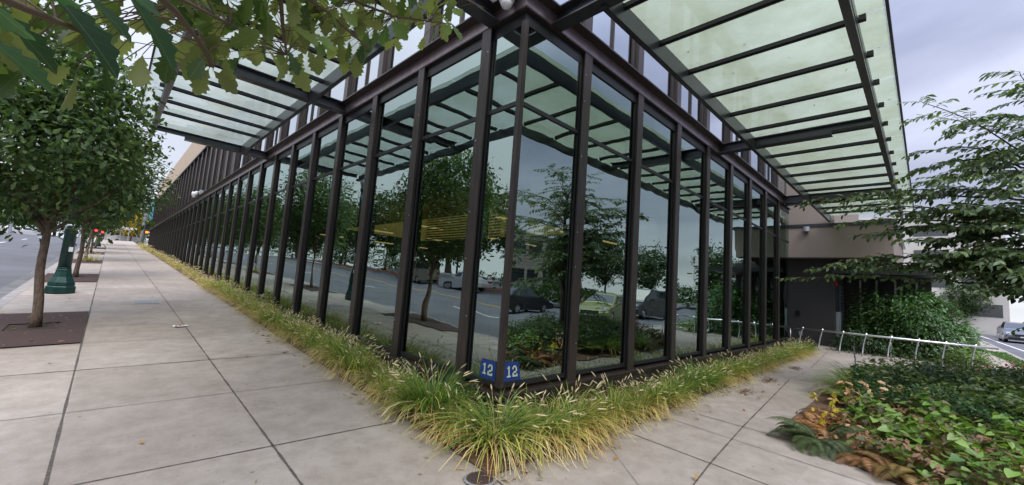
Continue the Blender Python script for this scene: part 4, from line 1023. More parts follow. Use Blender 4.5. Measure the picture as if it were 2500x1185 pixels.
for px, py, dp in ((1985, 492, 9.6), (2050, 510, 9.4), (2110, 480, 9.6), (2160, 520, 9.2), (2230, 530, 9.4), (2130, 575, 9.6), (2240, 590, 9.2), (2060, 545, 9.8),
                   (1935, 682, 9.4), (1990, 655, 9.5), (2060, 640, 9.3), (2120, 655, 9.4), (2200, 630, 9.2), (2230, 650, 9.5),
                   (2270, 640, 9.2), (2330, 670, 9.2), (2390, 700, 8.9), (2430, 715, 8.8), (2500, 705, 9), (2340, 620, 9), (2410, 640, 8.8), (2480, 670, 8.7), (2450, 610, 9), (2510, 560, 8.8), (2410, 550, 9.2), (2330, 560, 9.4), (2380, 665, 9.4), (2430, 680, 9.6), (2300, 600, 9.6), (2500, 620, 9.4), (2550, 690, 8.8), (2350, 640, 9.8),
                   (2330, 322, 9.6), (2235, 378, 9.5), (2225, 425, 9.6), (2290, 440, 9.2), (2360, 430, 9.3), (2430, 395, 9.2), (2500, 330, 9.3), (2495, 214, 9.6), (2430, 470, 9.0), (2300, 500, 9.3), (2500, 450, 9.0), (2380, 510, 9.2), (2240, 480, 9.5), (2200, 560, 9.6)):
    spray_to(px, py, dp, .55 if py > 450 else .42, .35 if py > 450 else .6)
k = len(LB)
m.build('trunk', m_trunkd, rt, smooth=True)
tone = RNG.random((k, 1))
leaves('crown', LB, LDr, LNn, LL, T_ELL, hues(k, (0.04, 0.08, 0.032), (0.15, 0.21, 0.085), .35), m_gloss, rt, 1.1)

# ------------------------------------------------ shrub behind the rail
def shrub(name, label, cat, x, y, rx, ry, rz, n, ll, c1, c2, tm, base=True):
    z = g(x, y); t = thing(name, label, cat, (x, y, z))
    v = unit(n); v[:, 2] = np.abs(v[:, 2]); lob = unit(22); lob[:, 2] = np.abs(lob[:, 2]); lr = RNG.uniform(.62, 1.15, 22)
    f_ = lr[(v @ lob.T).argmax(1)][:, None]; r = np.where(RNG.random((n, 1)) < .75, RNG.uniform(.82, 1.04, (n, 1)), RNG.uniform(.45, .9, (n, 1)))
    P = v * r * f_ * np.array([rx, ry, rz]) + RNG.normal(size=(n, 3)) * .05; P[:, 2] = np.maximum(P[:, 2], .03)
    d = v * np.array([1, 1, .3]) + unit(n) * .6 + np.array([0, 0, -.25]); nr = v * .6 + np.array([0, 0, .9]) + unit(n) * .45
    leaves('foliage', P, d, nr, RNG.uniform(ll * .6, ll * 1.3, n), tm, hues(n, c1, c2, .35) * RNG.uniform(.6, 1.15, 22)[(v @ lob.T).argmax(1)][:, None], m_gloss, t)
    m = MB()
    for i in range(9):
        a = i * .7; m.tube([(0.15 * math.cos(a), .15 * math.sin(a), 0), (rx * .35 * math.cos(a), ry * .35 * math.sin(a), rz * .4), (rx * .6 * math.cos(a), ry * .6 * math.sin(a), rz * .62)], [.02, .014, .006], 5)
    m.build('stem', m_trunkd, t, smooth=True); return t
shrub('shrub', 'large bright green leafy shrub behind the steel rail', 'shrub', 17.0, -2.85, 1.6, 1.8, 2.55, 13000, .13, (0.035, 0.095, 0.028), (0.11, 0.22, 0.055), T_ELL)
shrub('shrub', 'low yellow green shrub at the free end of the steel rail', 'shrub', 15.3, -4.0, .6, .6, .5, 900, .09, (0.09, 0.17, 0.03), (0.19, 0.26, 0.05), T_ELL)
shrub('shrub', 'low dark shrub in front of the brick corner behind the rail', 'shrub', 15.3, -1.55, .6, .9, .75, 1300, .09, (0.025, 0.06, 0.025), (0.05, 0.10, 0.035), T_ELL)
shrub('shrub', 'small red leaved shrub at the far corner of the planted bed', 'shrub', 11.2, -4.55, .55, .7, .55, 800, .075, (0.22, 0.015, 0.03), (0.40, 0.05, 0.06), T_ELL)

# ------------------------------------------------ planted bed
BED = [(2.2, -2.95), (2.35, -2.68), (2.62, -2.35), (2.9, -2.02), (3.6, -1.86), (5.0, -1.87), (7, -1.85), (8.6, -1.9), (9.6, -2.6), (10.4, -3.8), (11.2, -5.4), (2.0, -5.4), (1.9, -3.6)]
m = MB(); m.add([(x, y, g(x, y) + .02) for x, y in BED], [tuple(range(len(BED)))[::-1]]); m.build('bed_soil', m_soil, kind='structure')
def inside(x, y, poly):
    c = False; n = len(poly)
    for i in range(n):
        (x1, y1), (x2, y2) = poly[i], poly[i - 1]
        if (y1 > y) != (y2 > y) and x < (x2 - x1) * (y - y1) / (y2 - y1) + x1: c = not c
    return c
def scatter(n, poly):
    xs_ = [p[0] for p in poly]; ys_ = [p[1] for p in poly]; o = []
    while len(o) < n:
        x, y = RNG.uniform(min(xs_), max(xs_)), RNG.uniform(min(ys_), max(ys_))
        if inside(x, y, poly): o.append((x, y))
    return np.array(o)
def cover(name, label, cat, poly, n, h0, h1, ll, c1, c2, tm, mat, tilt=.45, wv=1.4, lw=1.0):
    p = scatter(n, poly); hh = h0 + (h1 - h0) * (0.5 + .5 * np.sin(p[:, 0] * wv * 2.1 + 1) * np.cos(p[:, 1] * wv * 2.7)) * RNG.uniform(.5, 1, n)
    B_ = np.stack([p[:, 0], p[:, 1], G(p[:, 0], p[:, 1]) + hh], 1); d = unit(n); d[:, 2] = d[:, 2] * .25 - .2
    nr = np.tile([0, 0, 1.0], (n, 1)) + unit(n) * tilt
    o = leaves(name, B_, d, nr, RNG.uniform(ll * .65, ll * 1.25, n), tm, hues(n, c1, c2, .3), mat, None, lw); o['kind'] = 'stuff'; o['label'] = label; return o
PH = [(2.3, -2.95), (2.5, -2.75), (2.95, -2.4), (4.2, -2.6), (4.5, -3.6), (4.2, -5.2), (2.1, -5.3), (2.0, -3.6)]
cover('heart_leaf_groundcover', 'light green heart shaped leaves', 'groundcover', PH, 2000, .10, .58, .10, (0.09, 0.20, 0.03), (0.21, 0.31, 0.07), T_HEART, m_gloss, .6, 2.2)
cover('dry_leaf_litter', 'brown dry leaf litter under the groundcover', 'leaf litter', PH + [], 2600, .05, .42, .07, (0.16, 0.08, 0.05), (0.40, 0.24, 0.15), T_OAKS, m_leaf, .9, 2.0)
cover('bed_leaf_litter', 'brown leaf litter on the bed edge', 'leaf litter', [(2.4, -2.68), (2.7, -2.4), (3.0, -2.05), (3.6, -1.95), (4.6, -2.2), (4.0, -2.9), (2.9, -2.9)], 2400, .02, .26, .06, (0.14, 0.06, 0.03), (0.36, 0.18, 0.09), T_OAKS, m_leaf, .9)
PD = [(5.0, -2.35), (6.6, -2.2), (8.2, -2.7), (9.6, -3.4), (10.4, -5.2), (4.2, -5.3), (4.3, -3.2)]
cover('dark_groundcover', 'dark green creeping groundcover', 'groundcover', PD, 16000, .12, .68, .07, (0.018, 0.055, 0.02), (0.05, 0.11, 0.03), T_ELL, m_gloss, .5, 1.1)
cover('mixed_groundcover', 'mixed olive green leaves standing over the dark groundcover', 'groundcover', PD, 4200, .25, .85, .085, (0.045, 0.085, 0.025), (0.13, 0.17, 0.05), T_SIMPLE, m_leaf, .8, 1.3)
cover('olive_groundcover', 'olive ferny groundcover', 'groundcover', [(7.5, -2.6), (9.0, -2.3), (10.2, -3.8), (10.8, -5.2), (7.8, -5.2)], 2600, .2, .62, .075, (0.06, 0.09, 0.025), (0.14, 0.16, 0.04), T_SIMPLE, m_leaf, .8, 1.6)
def fern(label, x, y, n, L, c1, c2, seed, up=.9):
    r = np.random.default_rng(seed); z = g(x, y); t = thing('fern', label, 'fern', (x, y, z))
    B_ = []; D = []; NN = []; LN = []; m = MB()
    for i in range(n):
        az = 2 * math.pi * i / n + r.normal() * .25; l = L * r.uniform(.7, 1.15); e = r.uniform(up - .35, up + .25); P = [np.array([.03 * math.cos(az), .03 * math.sin(az), .04])]; ns = 26
        ht = np.array([math.cos(az), math.sin(az), 0]); sd_ = np.array([-math.sin(az), math.cos(az), 0])
        for j in range(ns):
            e -= (1.7 + r.normal() * .1) / ns; st = l / ns * (ht * math.cos(e) + np.array([0, 0, math.sin(e)])); P.append(P[-1] + st); u = (j + 1) / ns
            if u < .1: continue
            w_ = l * .24 * math.sin(math.pi * min(1, (u * .92 + .08)) ** .75) + .006; up_ = np.cross(sd_, st); up_ /= np.linalg.norm(up_) + 1e-9
            for sg in (-1, 1):
                B_.append(P[-1]); D.append(sd_ * sg + st / np.linalg.norm(st) * .35 - np.array([0, 0, .12])); NN.append(up_ * (1 if up_[2] > 0 else -1) + unit(1)[0] * .15); LN.append(w_)
        m.tube([tuple(p) for p in P[::4]], [.005, .0045, .004, .0035, .003, .002, .001][:len(P[::4])], 4)
    k = len(B_); leaves('frond', B_, D, NN, LN, T_SIMPLE, hues(k, c1, c2, .25), m_leaf, t, .42); m.build('stem', m_twig, t); return t
fern('dark green sword fern arching over the path at the left tip of the bed', 2.75, -2.3, 26, .56, (0.045, 0.075, 0.03), (0.10, 0.14, 0.05), 1)
fern('bronze fern behind the yellow leaves at the bed edge', 4.0, -2.35, 14, .5, (0.08, 0.09, 0.03), (0.2, 0.13, 0.06), 2)
fern('brown tinged fern on the far edge of the bed near the rail', 9.0, -2.45, 16, .62, (0.06, 0.07, 0.03), (0.13, 0.09, 0.05), 3, 1.1)
fern('tall dark fern at the far middle of the bed', 9.9, -3.2, 16, .7, (0.05, 0.06, 0.03), (0.11, 0.09, 0.045), 4, 1.15)
fern('olive fern in the middle of the dark groundcover', 7.6, -3.5, 16, .6, (0.06, 0.10, 0.03), (0.12, 0.15, 0.04), 5)
fern('yellow green fern among the heart shaped leaves at the right', 3.9, -3.75, 16, .55, (0.10, 0.14, 0.03), (0.22, 0.22, 0.06), 6)
fern('green fern low in the bottom right corner of the bed', 3.1, -3.9, 14, .5, (0.08, 0.12, 0.03), (0.17, 0.18, 0.05), 7)
fern('russet dried fern drooping over the mulch beside the sword fern', 2.6, -2.75, 13, .4, (0.24, 0.11, 0.05), (0.36, 0.20, 0.09), 9)
fern('tall olive fern rising above the dark groundcover at the right', 6.0, -3.9, 16, .8, (0.06, 0.09, 0.03), (0.15, 0.16, 0.05), 10, 1.1)
fern('lush green fern between the heart leaves and the dark groundcover', 4.7, -3.4, 18, .65, (0.06, 0.11, 0.03), (0.13, 0.19, 0.05), 11)
fern('reddish brown fern at the back of the bed by the stake', 8.4, -2.15, 13, .5, (0.13, 0.07, 0.04), (0.2, 0.12, 0.06), 12, 1.1)
cover('olive_leaf_cover', 'olive and bronze leaves among the heart shaped leaves', 'groundcover', PH, 1500, .08, .55, .085, (0.07, 0.09, 0.03), (0.16, 0.13, 0.06), T_HEART, m_leaf, .7, 2.2)
for k_, (x_, y_, L_, c1_, c2_, lb_) in enumerate(((9.2, -3.9, .75, (0.07, 0.09, 0.03), (0.16, 0.15, 0.05), 'olive fern near the red shrub at the back of the bed'), (7.2, -2.75, .6, (0.05, 0.09, 0.03), (0.10, 0.13, 0.04), 'green fern behind the fine grass tufts'),
        (5.6, -2.75, .5, (0.08, 0.08, 0.03), (0.18, 0.14, 0.06), 'bronze fern between the grass tuft and the dark groundcover'), (8.4, -3.1, .7, (0.09, 0.07, 0.035), (0.15, 0.11, 0.05), 'brown fern standing above the back of the dark groundcover'),
        (6.8, -4.6, .75, (0.05, 0.08, 0.03), (0.12, 0.14, 0.04), 'large olive fern at the right frame edge of the bed'), (4.6, -4.3, .6, (0.10, 0.12, 0.03), (0.2, 0.19, 0.06), 'yellowing fern at the right edge behind the heart leaves'))):
    fern(lb_, x_, y_, 17, L_, c1_, c2_, 20 + k_, 1.1)
fern('rust coloured fern arching beside the yellow leaves', 3.15, -2.3, 15, .48, (0.30, 0.13, 0.05), (0.42, 0.24, 0.10), 31, 1.0)
fern('fresh yellow green fern standing over the mulch behind the sword fern', 3.6, -2.75, 18, .62, (0.11, 0.17, 0.03), (0.22, 0.27, 0.06), 32, 1.1)
fern('rusty and olive fern low at the front curve of the bed', 2.45, -3.0, 15, .45, (0.26, 0.12, 0.05), (0.20, 0.20, 0.06), 33)
fern('pale green fern between the dry stems and the fine grass tuft', 5.2, -2.35, 18, .6, (0.09, 0.14, 0.04), (0.2, 0.24, 0.07), 34, 1.15)
fern('small dark fern between the dry stems and the groundcover', 3.35, -2.62, 12, .42, (0.04, 0.07, 0.03), (0.10, 0.10, 0.04), 8)
# fine grass tuft, dry stems and yellow leaves
o = bpy.data.objects.new('grass_tuft', grass_clump('grass_tuft', 520, .62, 21, (.72, .22), 6)); COL.objects.link(o); o.location = (6.0, -2.3, g(6, -2.3)); o.scale = (1.6, 1.3, .95); tag(o, 'fine pale green grass tuft at the path side of the planted bed', 'ornamental grass')
o = bpy.data.objects.new('grass_tuft', o.data); COL.objects.link(o); o.location = (7.4, -2.25, g(7.4, -2.25)); o.scale = (1.5, 1.2, .85); o.rotation_euler = (0, 0, 2); tag(o, 'second fine grass tuft nearer the rail in the planted bed', 'ornamental grass')
def sprig(name, label, cat, x, y, n, h, ll, c1, c2, tm, seed):
    r = np.random.default_rng(seed); t = thing(name, label, cat, (x, y, g(x, y))); m = MB(); B_ = []; D = []
    for i in range(n):
        a = r.uniform(0, 6.28); rr = r.uniform(.02, .22); hh = h * r.uniform(.55, 1.1); tip = (rr * math.cos(a) * 1.5, rr * math.sin(a) * 1.5, hh)
        m.tube([(rr * .4 * math.cos(a), rr * .4 * math.sin(a), 0), (rr * math.cos(a), rr * math.sin(a), hh * .6), tip], [.004, .003, .002], 4)
        for j in range(5): B_.append(np.array(tip) - np.array([0, 0, r.uniform(0, .5) * hh])); d = r.normal(size=3); d[2] -= .5; D.append(d)
    k = len(B_); leaves('foliage', B_, D, np.tile([0, 0, 1.0], (k, 1)) + unit(k) * .8, RNG.uniform(ll * .7, ll * 1.3, k), tm, hues(k, c1, c2, .25), m_leaf, t); m.build('stem', m_twig, t); return t
sprig('yellow_plant', 'plant with bright yellow lobed leaves at the path edge of the bed', 'plant', 3.45, -2.25, 4, .42, .10, (0.55, 0.42, 0.03), (0.62, 0.52, 0.08), T_MAPLE, 1)
sprig('dry_plant', 'withered tan leaves on upright stems behind the yellow plant', 'plant', 4.35, -2.45, 12, .55, .085, (0.42, 0.24, 0.13), (0.6, 0.42, 0.26), T_OAKS, 2)
sprig('dry_plant', 'withered tan stems in the middle of the bed before the dark groundcover', 'plant', 5.0, -2.95, 11, .48, .085, (0.42, 0.26, 0.15), (0.6, 0.42, 0.26), T_OAKS, 3)
sprig('dry_plant', 'brown withered plant low by the sword fern', 'plant', 2.75, -2.62, 10, .25, .07, (0.22, 0.10, 0.05), (0.42, 0.24, 0.13), T_OAKS, 4)
# green verge beside the side road
m = scatter(1400, [(17, -5.15), (25, -4.85), (25, -5.5), (17, -5.55)]); k = len(m)
d = unit(k) * .5 + np.array([0, 0, 1.0]); o = leaves('verge_grass', np.stack([m[:, 0], m[:, 1], G(m[:, 0], m[:, 1])], 1), d, unit(k), RNG.uniform(.06, .14, k), T_SIMPLE, hues(k, (0.05, 0.13, 0.03), (0.10, 0.2, 0.05)), m_blade, None, .3); o['kind'] = 'stuff'

# ================================================================== CARS
m_tyre = M_('tyre', (0.018, 0.018, 0.02), 0.8); m_rim = M_('alloy_rim', (0.45, 0.45, 0.47), 0.3, .9); m_cgls = M_('car_window', (0.02, 0.03, 0.035), 0.06, spec=.9)
m_hl = M_('headlight', (0.7, 0.72, 0.75), 0.1, spec=.9); m_tl = M_('tail_light', (0.4, 0.02, 0.02), .25)
def car(label, x, y, rz, col, kind='sedan', zoff=-0.13, group=None):
    t = thing('parked_car', label, 'car', (x, y, g(x, y) + zoff), rz, group)
    pm = M_('car_paint', col, 0.25, .35, spec=.6); H = 1.46 if kind != 'van' else 1.95; L = 2.3
    hood = .92 if kind != 'van' else 1.12; bel = 0.98 if kind != 'van' else 1.18
    prof = [(-L, .32), (-L - .03, .62), (-L + .05, bel - .02)] + ([(-1.55, bel)] if kind == 'sedan' else []) + [(.95, bel - .02), (1.75, hood - .1), (2.15, hood - .24), (L, .58), (L - .02, .28)]
    def arch(cx): return [(cx + .39 * math.cos(a), .33 + .39 * math.sin(a)) for a in lin(0, math.pi, 8)]
    prof += [(1.78, .24)] + arch(1.36) + [(.93, .22), (-.95, .22)] + arch(-1.36) + [(-1.80, .26)]
    m = MB(); n = len(prof); secs = [(-.89, .97), (-.80, 1.0), (.80, 1.0), (.89, .97)]
    for yy, s_ in secs: m.v += [(px_ * s_, yy, .22 + (pz - .22) * (s_ if pz > .5 else 1)) for px_, pz in prof]
    m.v = [tuple(map(float, q)) for q in m.v]
    for i in range(3):
        for j in range(n): m.f.append((i * n + j, i * n + (j + 1) % n, (i + 1) * n + (j + 1) % n, (i + 1) * n + j))
    m.f.append(tuple(range(n))); m.f.append(tuple(3 * n + j for j in range(n))[::-1]); m.build('body', pm, t, bevel=.03)
    xb0, xb1, xt0, xt1 = {'sedan': (-1.75, 1.05, -1.0, .25), 'hatch': (-2.2, 1.05, -1.85, .2), 'van': (-2.25, 1.2, -2.15, .55)}[kind]
    yb_, yt_ = .80, .62 if kind != 'van' else .72
    def q(u, v):  # greenhouse point: u along, v height
        return xb0 + (xt0 - xb0) * v, xb1 + (xt1 - xb1) * v, yb_ + (yt_ - yb_) * v, bel - .03 + (H - bel + .03) * v
    m = MB(); a0, a1, ya, za = q(0, 0); b0, b1, yb2, zb = q(0, 1)
    m.add([(a0, -ya, za), (a1, -ya, za), (a1, ya, za), (a0, ya, za), (b0, -yb2, zb), (b1, -yb2, zb), (b1, yb2, zb), (b0, yb2, zb)], [(4, 5, 6, 7), (0, 1, 5, 4), (1, 2, 6, 5), (2, 3, 7, 6), (3, 0, 4, 7)]); m.build('roof', pm, t, bevel=.05)
    def win(pts, nm='window'):
        c = Vector((sum(p[0] for p in pts) / 4, sum(p[1] for p in pts) / 4, sum(p[2] for p in pts) / 4)); n_ = (Vector(pts[1]) - Vector(pts[0])).cross(Vector(pts[3]) - Vector(pts[0])).normalized()
        if n_.dot(c - Vector((0, 0, 1.0))) < 0: n_ = -n_
        P_ = [tuple(Vector(p).lerp(c, .07) + n_ * .008) for p in pts]; Q = [tuple(Vector(p).lerp(c, .07) - n_ * .03) for p in pts]
        MB().add(P_ + Q, [(0, 1, 2, 3), (0, 1, 5, 4), (1, 2, 6, 5), (2, 3, 7, 6), (3, 0, 4, 7)]).build(nm, m_cgls, t)
    c0, c1, yc, zc_ = q(0, .12); e0, e1, ye, ze = q(0, .9)
    win([(c1, -yc, zc_), (c1, yc, zc_), (e1, ye, ze), (e1, -ye, ze)], 'windscreen'); win([(c0, -yc, zc_), (c0, yc, zc_), (e0, ye, ze), (e0, -ye, ze)], 'rear_window')
    for sg in (-1, 1):
        mb_, mt = (c0 + c1) / 2 - .1, (e0 + e1) / 2 - .05
        win([(c0 + .12, sg * yc, zc_), (mb_ - .04, sg * yc, zc_), (mt - .04, sg * ye, ze), (e0 + .1, sg * ye, ze)]); win([(mb_ + .04, sg * yc, zc_), (c1 - .12, sg * yc, zc_), (e1 - .06, sg * ye, ze), (mt + .04, sg * ye, ze)])
        MB().box(.72, .9, sg * .98 - .08, sg * .98 + .08, bel, bel + .12).build('mirror', pm, t, bevel=.02)
        MB().box(2.02, 2.27, sg * .62 - .17, sg * .62 + .17, hood - .30, hood - .17).build('headlight', m_hl, t, bevel=.02)
        MB().box(-L - .02, -L + .1, sg * .66 - .16, sg * .66 + .16, bel - .3, bel - .12).build('tail_light', m_tl, t, bevel=.02)
        for cx in (1.36, -1.36):
            w_ = MB().tube([(cx, sg * .66, .33), (cx, sg * .68, .33), (cx, sg * .86, .33), (cx, sg * .88, .33)], [.3, .33, .33, .3], 20).build('wheel', m_tyre, t)
            r_ = MB().tube([(cx, sg * .87, .33), (cx, sg * .895, .33)], [.21, .2], 14)
            r_.build('rim', m_rim, w_)
    MB().box(L - .06, L + .015, -.42, .42, .50, .66).build('grille', m_black, t); MB().box(L - .06, L + .012, -.7, .7, .30, .42).build('air_intake', m_black, t)
    MB().box(L, L + .02, -.16, .16, .43, .5).build('number_plate', m_white, t)
    return t
pc = on_ground(2442, 829)
car('silver grey sedan facing the camera on the side road at the right', 45.5, -7.9, math.pi, (0.15, 0.17, 0.20))
car('red car behind the silver sedan on the side road', 53.5, -8.6, math.pi, (0.45, 0.03, 0.03), 'hatch')
car('yellow green hatchback waiting on the side road mirrored in the window', 15.8, -8.6, math.pi * .93, (0.27, 0.28, 0.09), 'hatch')
car('dark grey van queueing behind the yellow green hatchback', 23.0, -10.2, math.pi, (0.05, 0.05, 0.06), 'van')
car('black car in the far lane of the side road', 16.0, -15.0, 0, (0.03, 0.03, 0.035), 'sedan')
car('white sedan far up the street at the left edge', at_y(60, 575, 92)[0], 92, 0.3, (0.75, 0.75, 0.77), 'sedan', 0.3)
car('silver hatchback far up the street beside the white sedan', at_y(86, 575, 95)[0], 95, 0.3, (0.55, 0.57, 0.6), 'hatch', 0.3)
car('white car far ahead beyond the end of the sidewalk', at_y(293, 588, 88)[0], 88, 0.2, (0.75, 0.76, 0.78), 'sedan', 0.05)
car('pale van beyond the end of the sidewalk by the yellow tree', at_y(310, 588, 86)[0], 86, 0.2, (0.7, 0.7, 0.72), 'van', 0.0)
for i, (x, y, c, kd, lb) in enumerate(((-27, 12, (0.42, 0.03, 0.03), 'hatch', 'red hatchback in the lot across the street'), (-27, 16, (0.5, 0.52, 0.55), 'sedan', 'silver sedan in the lot across the street'), (-27.5, 4, (0.25, 0.32, 0.4), 'hatch', 'blue grey hatchback in the lot across the street'),
        (-27.5, 0.5, (0.6, 0.62, 0.62), 'sedan', 'white sedan in the lot across the street corner'), (-17.6, 30, (0.3, 0.27, 0.2), 'van', 'brown van at the far kerb of the street'), (-17.6, 23, (0.7, 0.7, 0.7), 'sedan', 'white sedan at the far kerb of the street'), (20, -24, (0.45, 0.04, 0.02), 'van', 'red van in the lot across the side road'))):
    car(lb, x, y, 1.57 if x > -20 and x < 0 else 0.1, c, kd, 0.02 if x < -20 or y < -20 else -.13)

# ================================================================== FAR STREET
def big_tree(name, label, x, y, s_, group, c1, c2):
    z = g(x, y); t = thing(name, label, 'tree', (x, y, z), random.uniform(0, 6), group); t.scale = (s_,) * 3
    limb_tree(t, 3.2, .2, m_trunkd, [(i * 1.1, .8, 3.0, 2.6) for i in range(6)] + [(0, 1.5, 3.5, 3.2)])
    P, cl = crown_points(620, 7, (0, 0, 6.0), (3.6, 3.6, 4.1), .4, .9); k = len(P)
    tone = np.repeat(RNG.random((k // 7, 1)), 7, 0); c = (np.array(c1) * (1 - tone) + np.array(c2) * tone) * RNG.uniform(.7, 1.3, (k, 1))
    leaves('crown', P, unit(k) + np.array([0, 0, -.3]), unit(k) * .7 + np.array([0, 0, 1.0]), RNG.uniform(.3, .5, k), T_SIMPLE, c, m_leaf, t, 1.3); return t
bt = big_tree('shade_tree', 'broad dark green tree in the row across the street', -22, 8, 1.0, 'trees across the street', (0.02, 0.05, 0.018), (0.06, 0.10, 0.03))
lbT = 'broad dark green tree in the row across the street'
for x, y, s_ in ((-22, 18, .9), (-21.5, 27, 1.05), (-22.5, 36, 1.0), (-22, 46, 1.1), (-22, 56, 1.0), (-22, 66, 1.1), (-21, 76, 1.0), (-33, -4, 1.0), (-34, 14, 1.1), (-33, 24, 1.2), (-34, 34, 1.2), (-33, 45, 1.1), (-35, 56, 1.3), (-22, -4, .85)):
    copy_tree(bt, (x, y, g(x, y)), random.uniform(0, 6), lbT, 'trees across the street', s_)
lbE = 'dark tree in the mass closing the far end of the street'
for x, y, s_ in ((-20, 96, 1.3), (-14, 98, 1.2), (-9.5, 97, 1.1), (-27, 96, 1.4), (-36, 92, 1.3), (-6, 102, 1.15), (0.5, 100, 1.0), (-44, 84, 1.3), (-3, 112, 1.5), (-17, 108, 1.6), (4, 92, .9), (-54, 76, 1.3), (-11, 106, 1.5)):
    copy_tree(bt, (x, y, g(x, y) - .5), random.uniform(0, 6), lbE, 'trees at the end of the street', s_)
lbS = 'green tree beyond the side road'
for x, y, s_ in ((4, -23, .8), (30, -22, .75), (38, -23, .9), (47, -22, .8), (56, -17, .9), (66, -14, .9), (-3, -27, .9), (62, -6, .55), (12, -25, .9), (21, -26, 1.0), (17, -29, .8)):
    copy_tree(bt, (x, y, g(x, y)), random.uniform(0, 6), lbS, 'trees beyond the side road', s_)
p = at_y(318, 590, 84); yt = big_tree('autumn_tree', 'small tree turning yellow and orange at the end of the sidewalk', p[0], 84, .52, None, (0.28, 0.26, 0.03), (0.55, 0.34, 0.04))
p = at_y(262, 590, 88); shrub('bush', 'bright yellow bush at the far end of the sidewalk', 'shrub', p[0], 88, 1.6, 1.6, 2.0, 900, .3, (0.5, 0.42, 0.03), (0.6, 0.5, 0.06), T_SIMPLE)

def pole_sign(name, label, cat, px, pyb, Y, hgt, panels, pw=.05, mat=None):
    p = at_y(px, pyb, Y); zb = g(p[0], Y); t = thing(name, label, cat, (p[0], Y, zb), R_(10))
    MB().tube([(0, 0, 0), (0, 0, hgt)], pw, 8).build('post', mat or m_grey, t)
    for x0, x1, z0, z1, mm, nm in panels: MB().box(x0, x1, -pw - .04, -pw - .01, z0, z1).build(nm, mm, t)
    return t
t = pole_sign('street_sign', 'white and black direction sign on a post beyond the nearest tree trunk', 'sign', 143, 575, 80, 2.6, [(-.4, .4, 1.85, 2.65, m_white, 'sign_panel'), (-.3, .3, 1.1, 1.75, m_white, 'sign_panel')])
m = MB(); m.box(-.25, .1, -.105, -.1, 2.4, 2.5); m.add([(.05, -.105, 2.58), (.28, -.105, 2.45), (.05, -.105, 2.32), (.05, -.1, 2.58), (.28, -.1, 2.45), (.05, -.1, 2.32)], [(0, 1, 2), (3, 5, 4), (0, 1, 4, 3), (1, 2, 5, 4), (2, 0, 3, 5)]); m.box(-.25, -.15, -.105, -.1, 2.05, 2.4); m.build('arrow', m_black, t)
pole_sign('sign_post', 'tall pale pole with a white box sign at the end of the sidewalk', 'sign', 291, 590, 84, 5.0, [(-.45, .45, 1.9, 2.7, m_white, 'sign_panel')], .1)
pole_sign('street_name_sign', 'small white street name sign near the far grass', 'sign', 311, 590, 80, 2.1, [(-.8, .8, 1.8, 2.1, m_white, 'sign_panel')], .05)
pole_sign('utility_pole', 'thin grey pole standing left of the yellow bush', 'pole', 257, 588, 86, 4.6, [], .08)
pole_sign('utility_pole', 'short pale pole at the left edge across the street', 'pole', 24, 567, 80, 2.6, [], .15)
# signal with two red heads
p = at_y(228, 588, 82); t = thing('traffic_signal', 'mast arm traffic signal showing two red lights over the far crossing', 'traffic light', (p[0] - 1.5, 82, g(p[0], 82)))
a = at_y(235, 563, 82); b = at_y(251, 567, 82)
MB().tube([(0, 0, 0), (0, 0, 3.2)], .1, 8).build('pole', m_grey, t); MB().tube([(0, 0, 3.1), (float(b[0] - p[0]) + 2.2, 0, 3.1)], .06, 8).build('arm', m_grey, t)
for q in (a, b):
    hx = float(q[0] - p[0] + 1.5); hz = float(q[2] - g(p[0], 82))
    h_ = MB().box(hx - .22, hx + .22, -.18, .1, hz - .75, hz + .22).build('signal_head', m_black, t); MB().tube([(hx, -.18, hz), (hx, -.24, hz)], .16, 12).build('red_lens', m_redlit, h_)
# tall galvanised signal pole at the far end of the building
p = at_y(346, 590, 63); t = thing('signal_pole', 'tall galvanised signal pole at the far end of the building', 'pole', (p[0], 63, g(p[0], 63) - .2))
MB().tube([(0, 0, 0), (0, 0, 8.2)], [.22, .16], 12).build('pole', m_grey, t, smooth=True)
MB().tube([(0, 0, 4.4), (-2.2, 0, 4.5)], .07, 8).build('arm', m_grey, t); MB().tube([(0, 0, 5.9), (-1.4, 0, 6.6)], .05, 8).build('arm', m_grey, t)
MB().box(.1, .45, -.3, .1, 2.1, 2.7).build('signal_head', m_black, t); h_ = MB().box(.12, .5, -.35, .05, 1.5, 1.95).build('crossing_head', m_black, t); MB().box(.17, .45, -.37, -.35, 1.6, 1.85).build('lit_hand', m_emit('orange_lens', (1, .2, .03), 2.0), h_)
MB().box(.28, .75, -.05, .05, 3.2, 5.6).build('banner', M_('teal_banner', (0.10, 0.33, 0.42), .6), t)

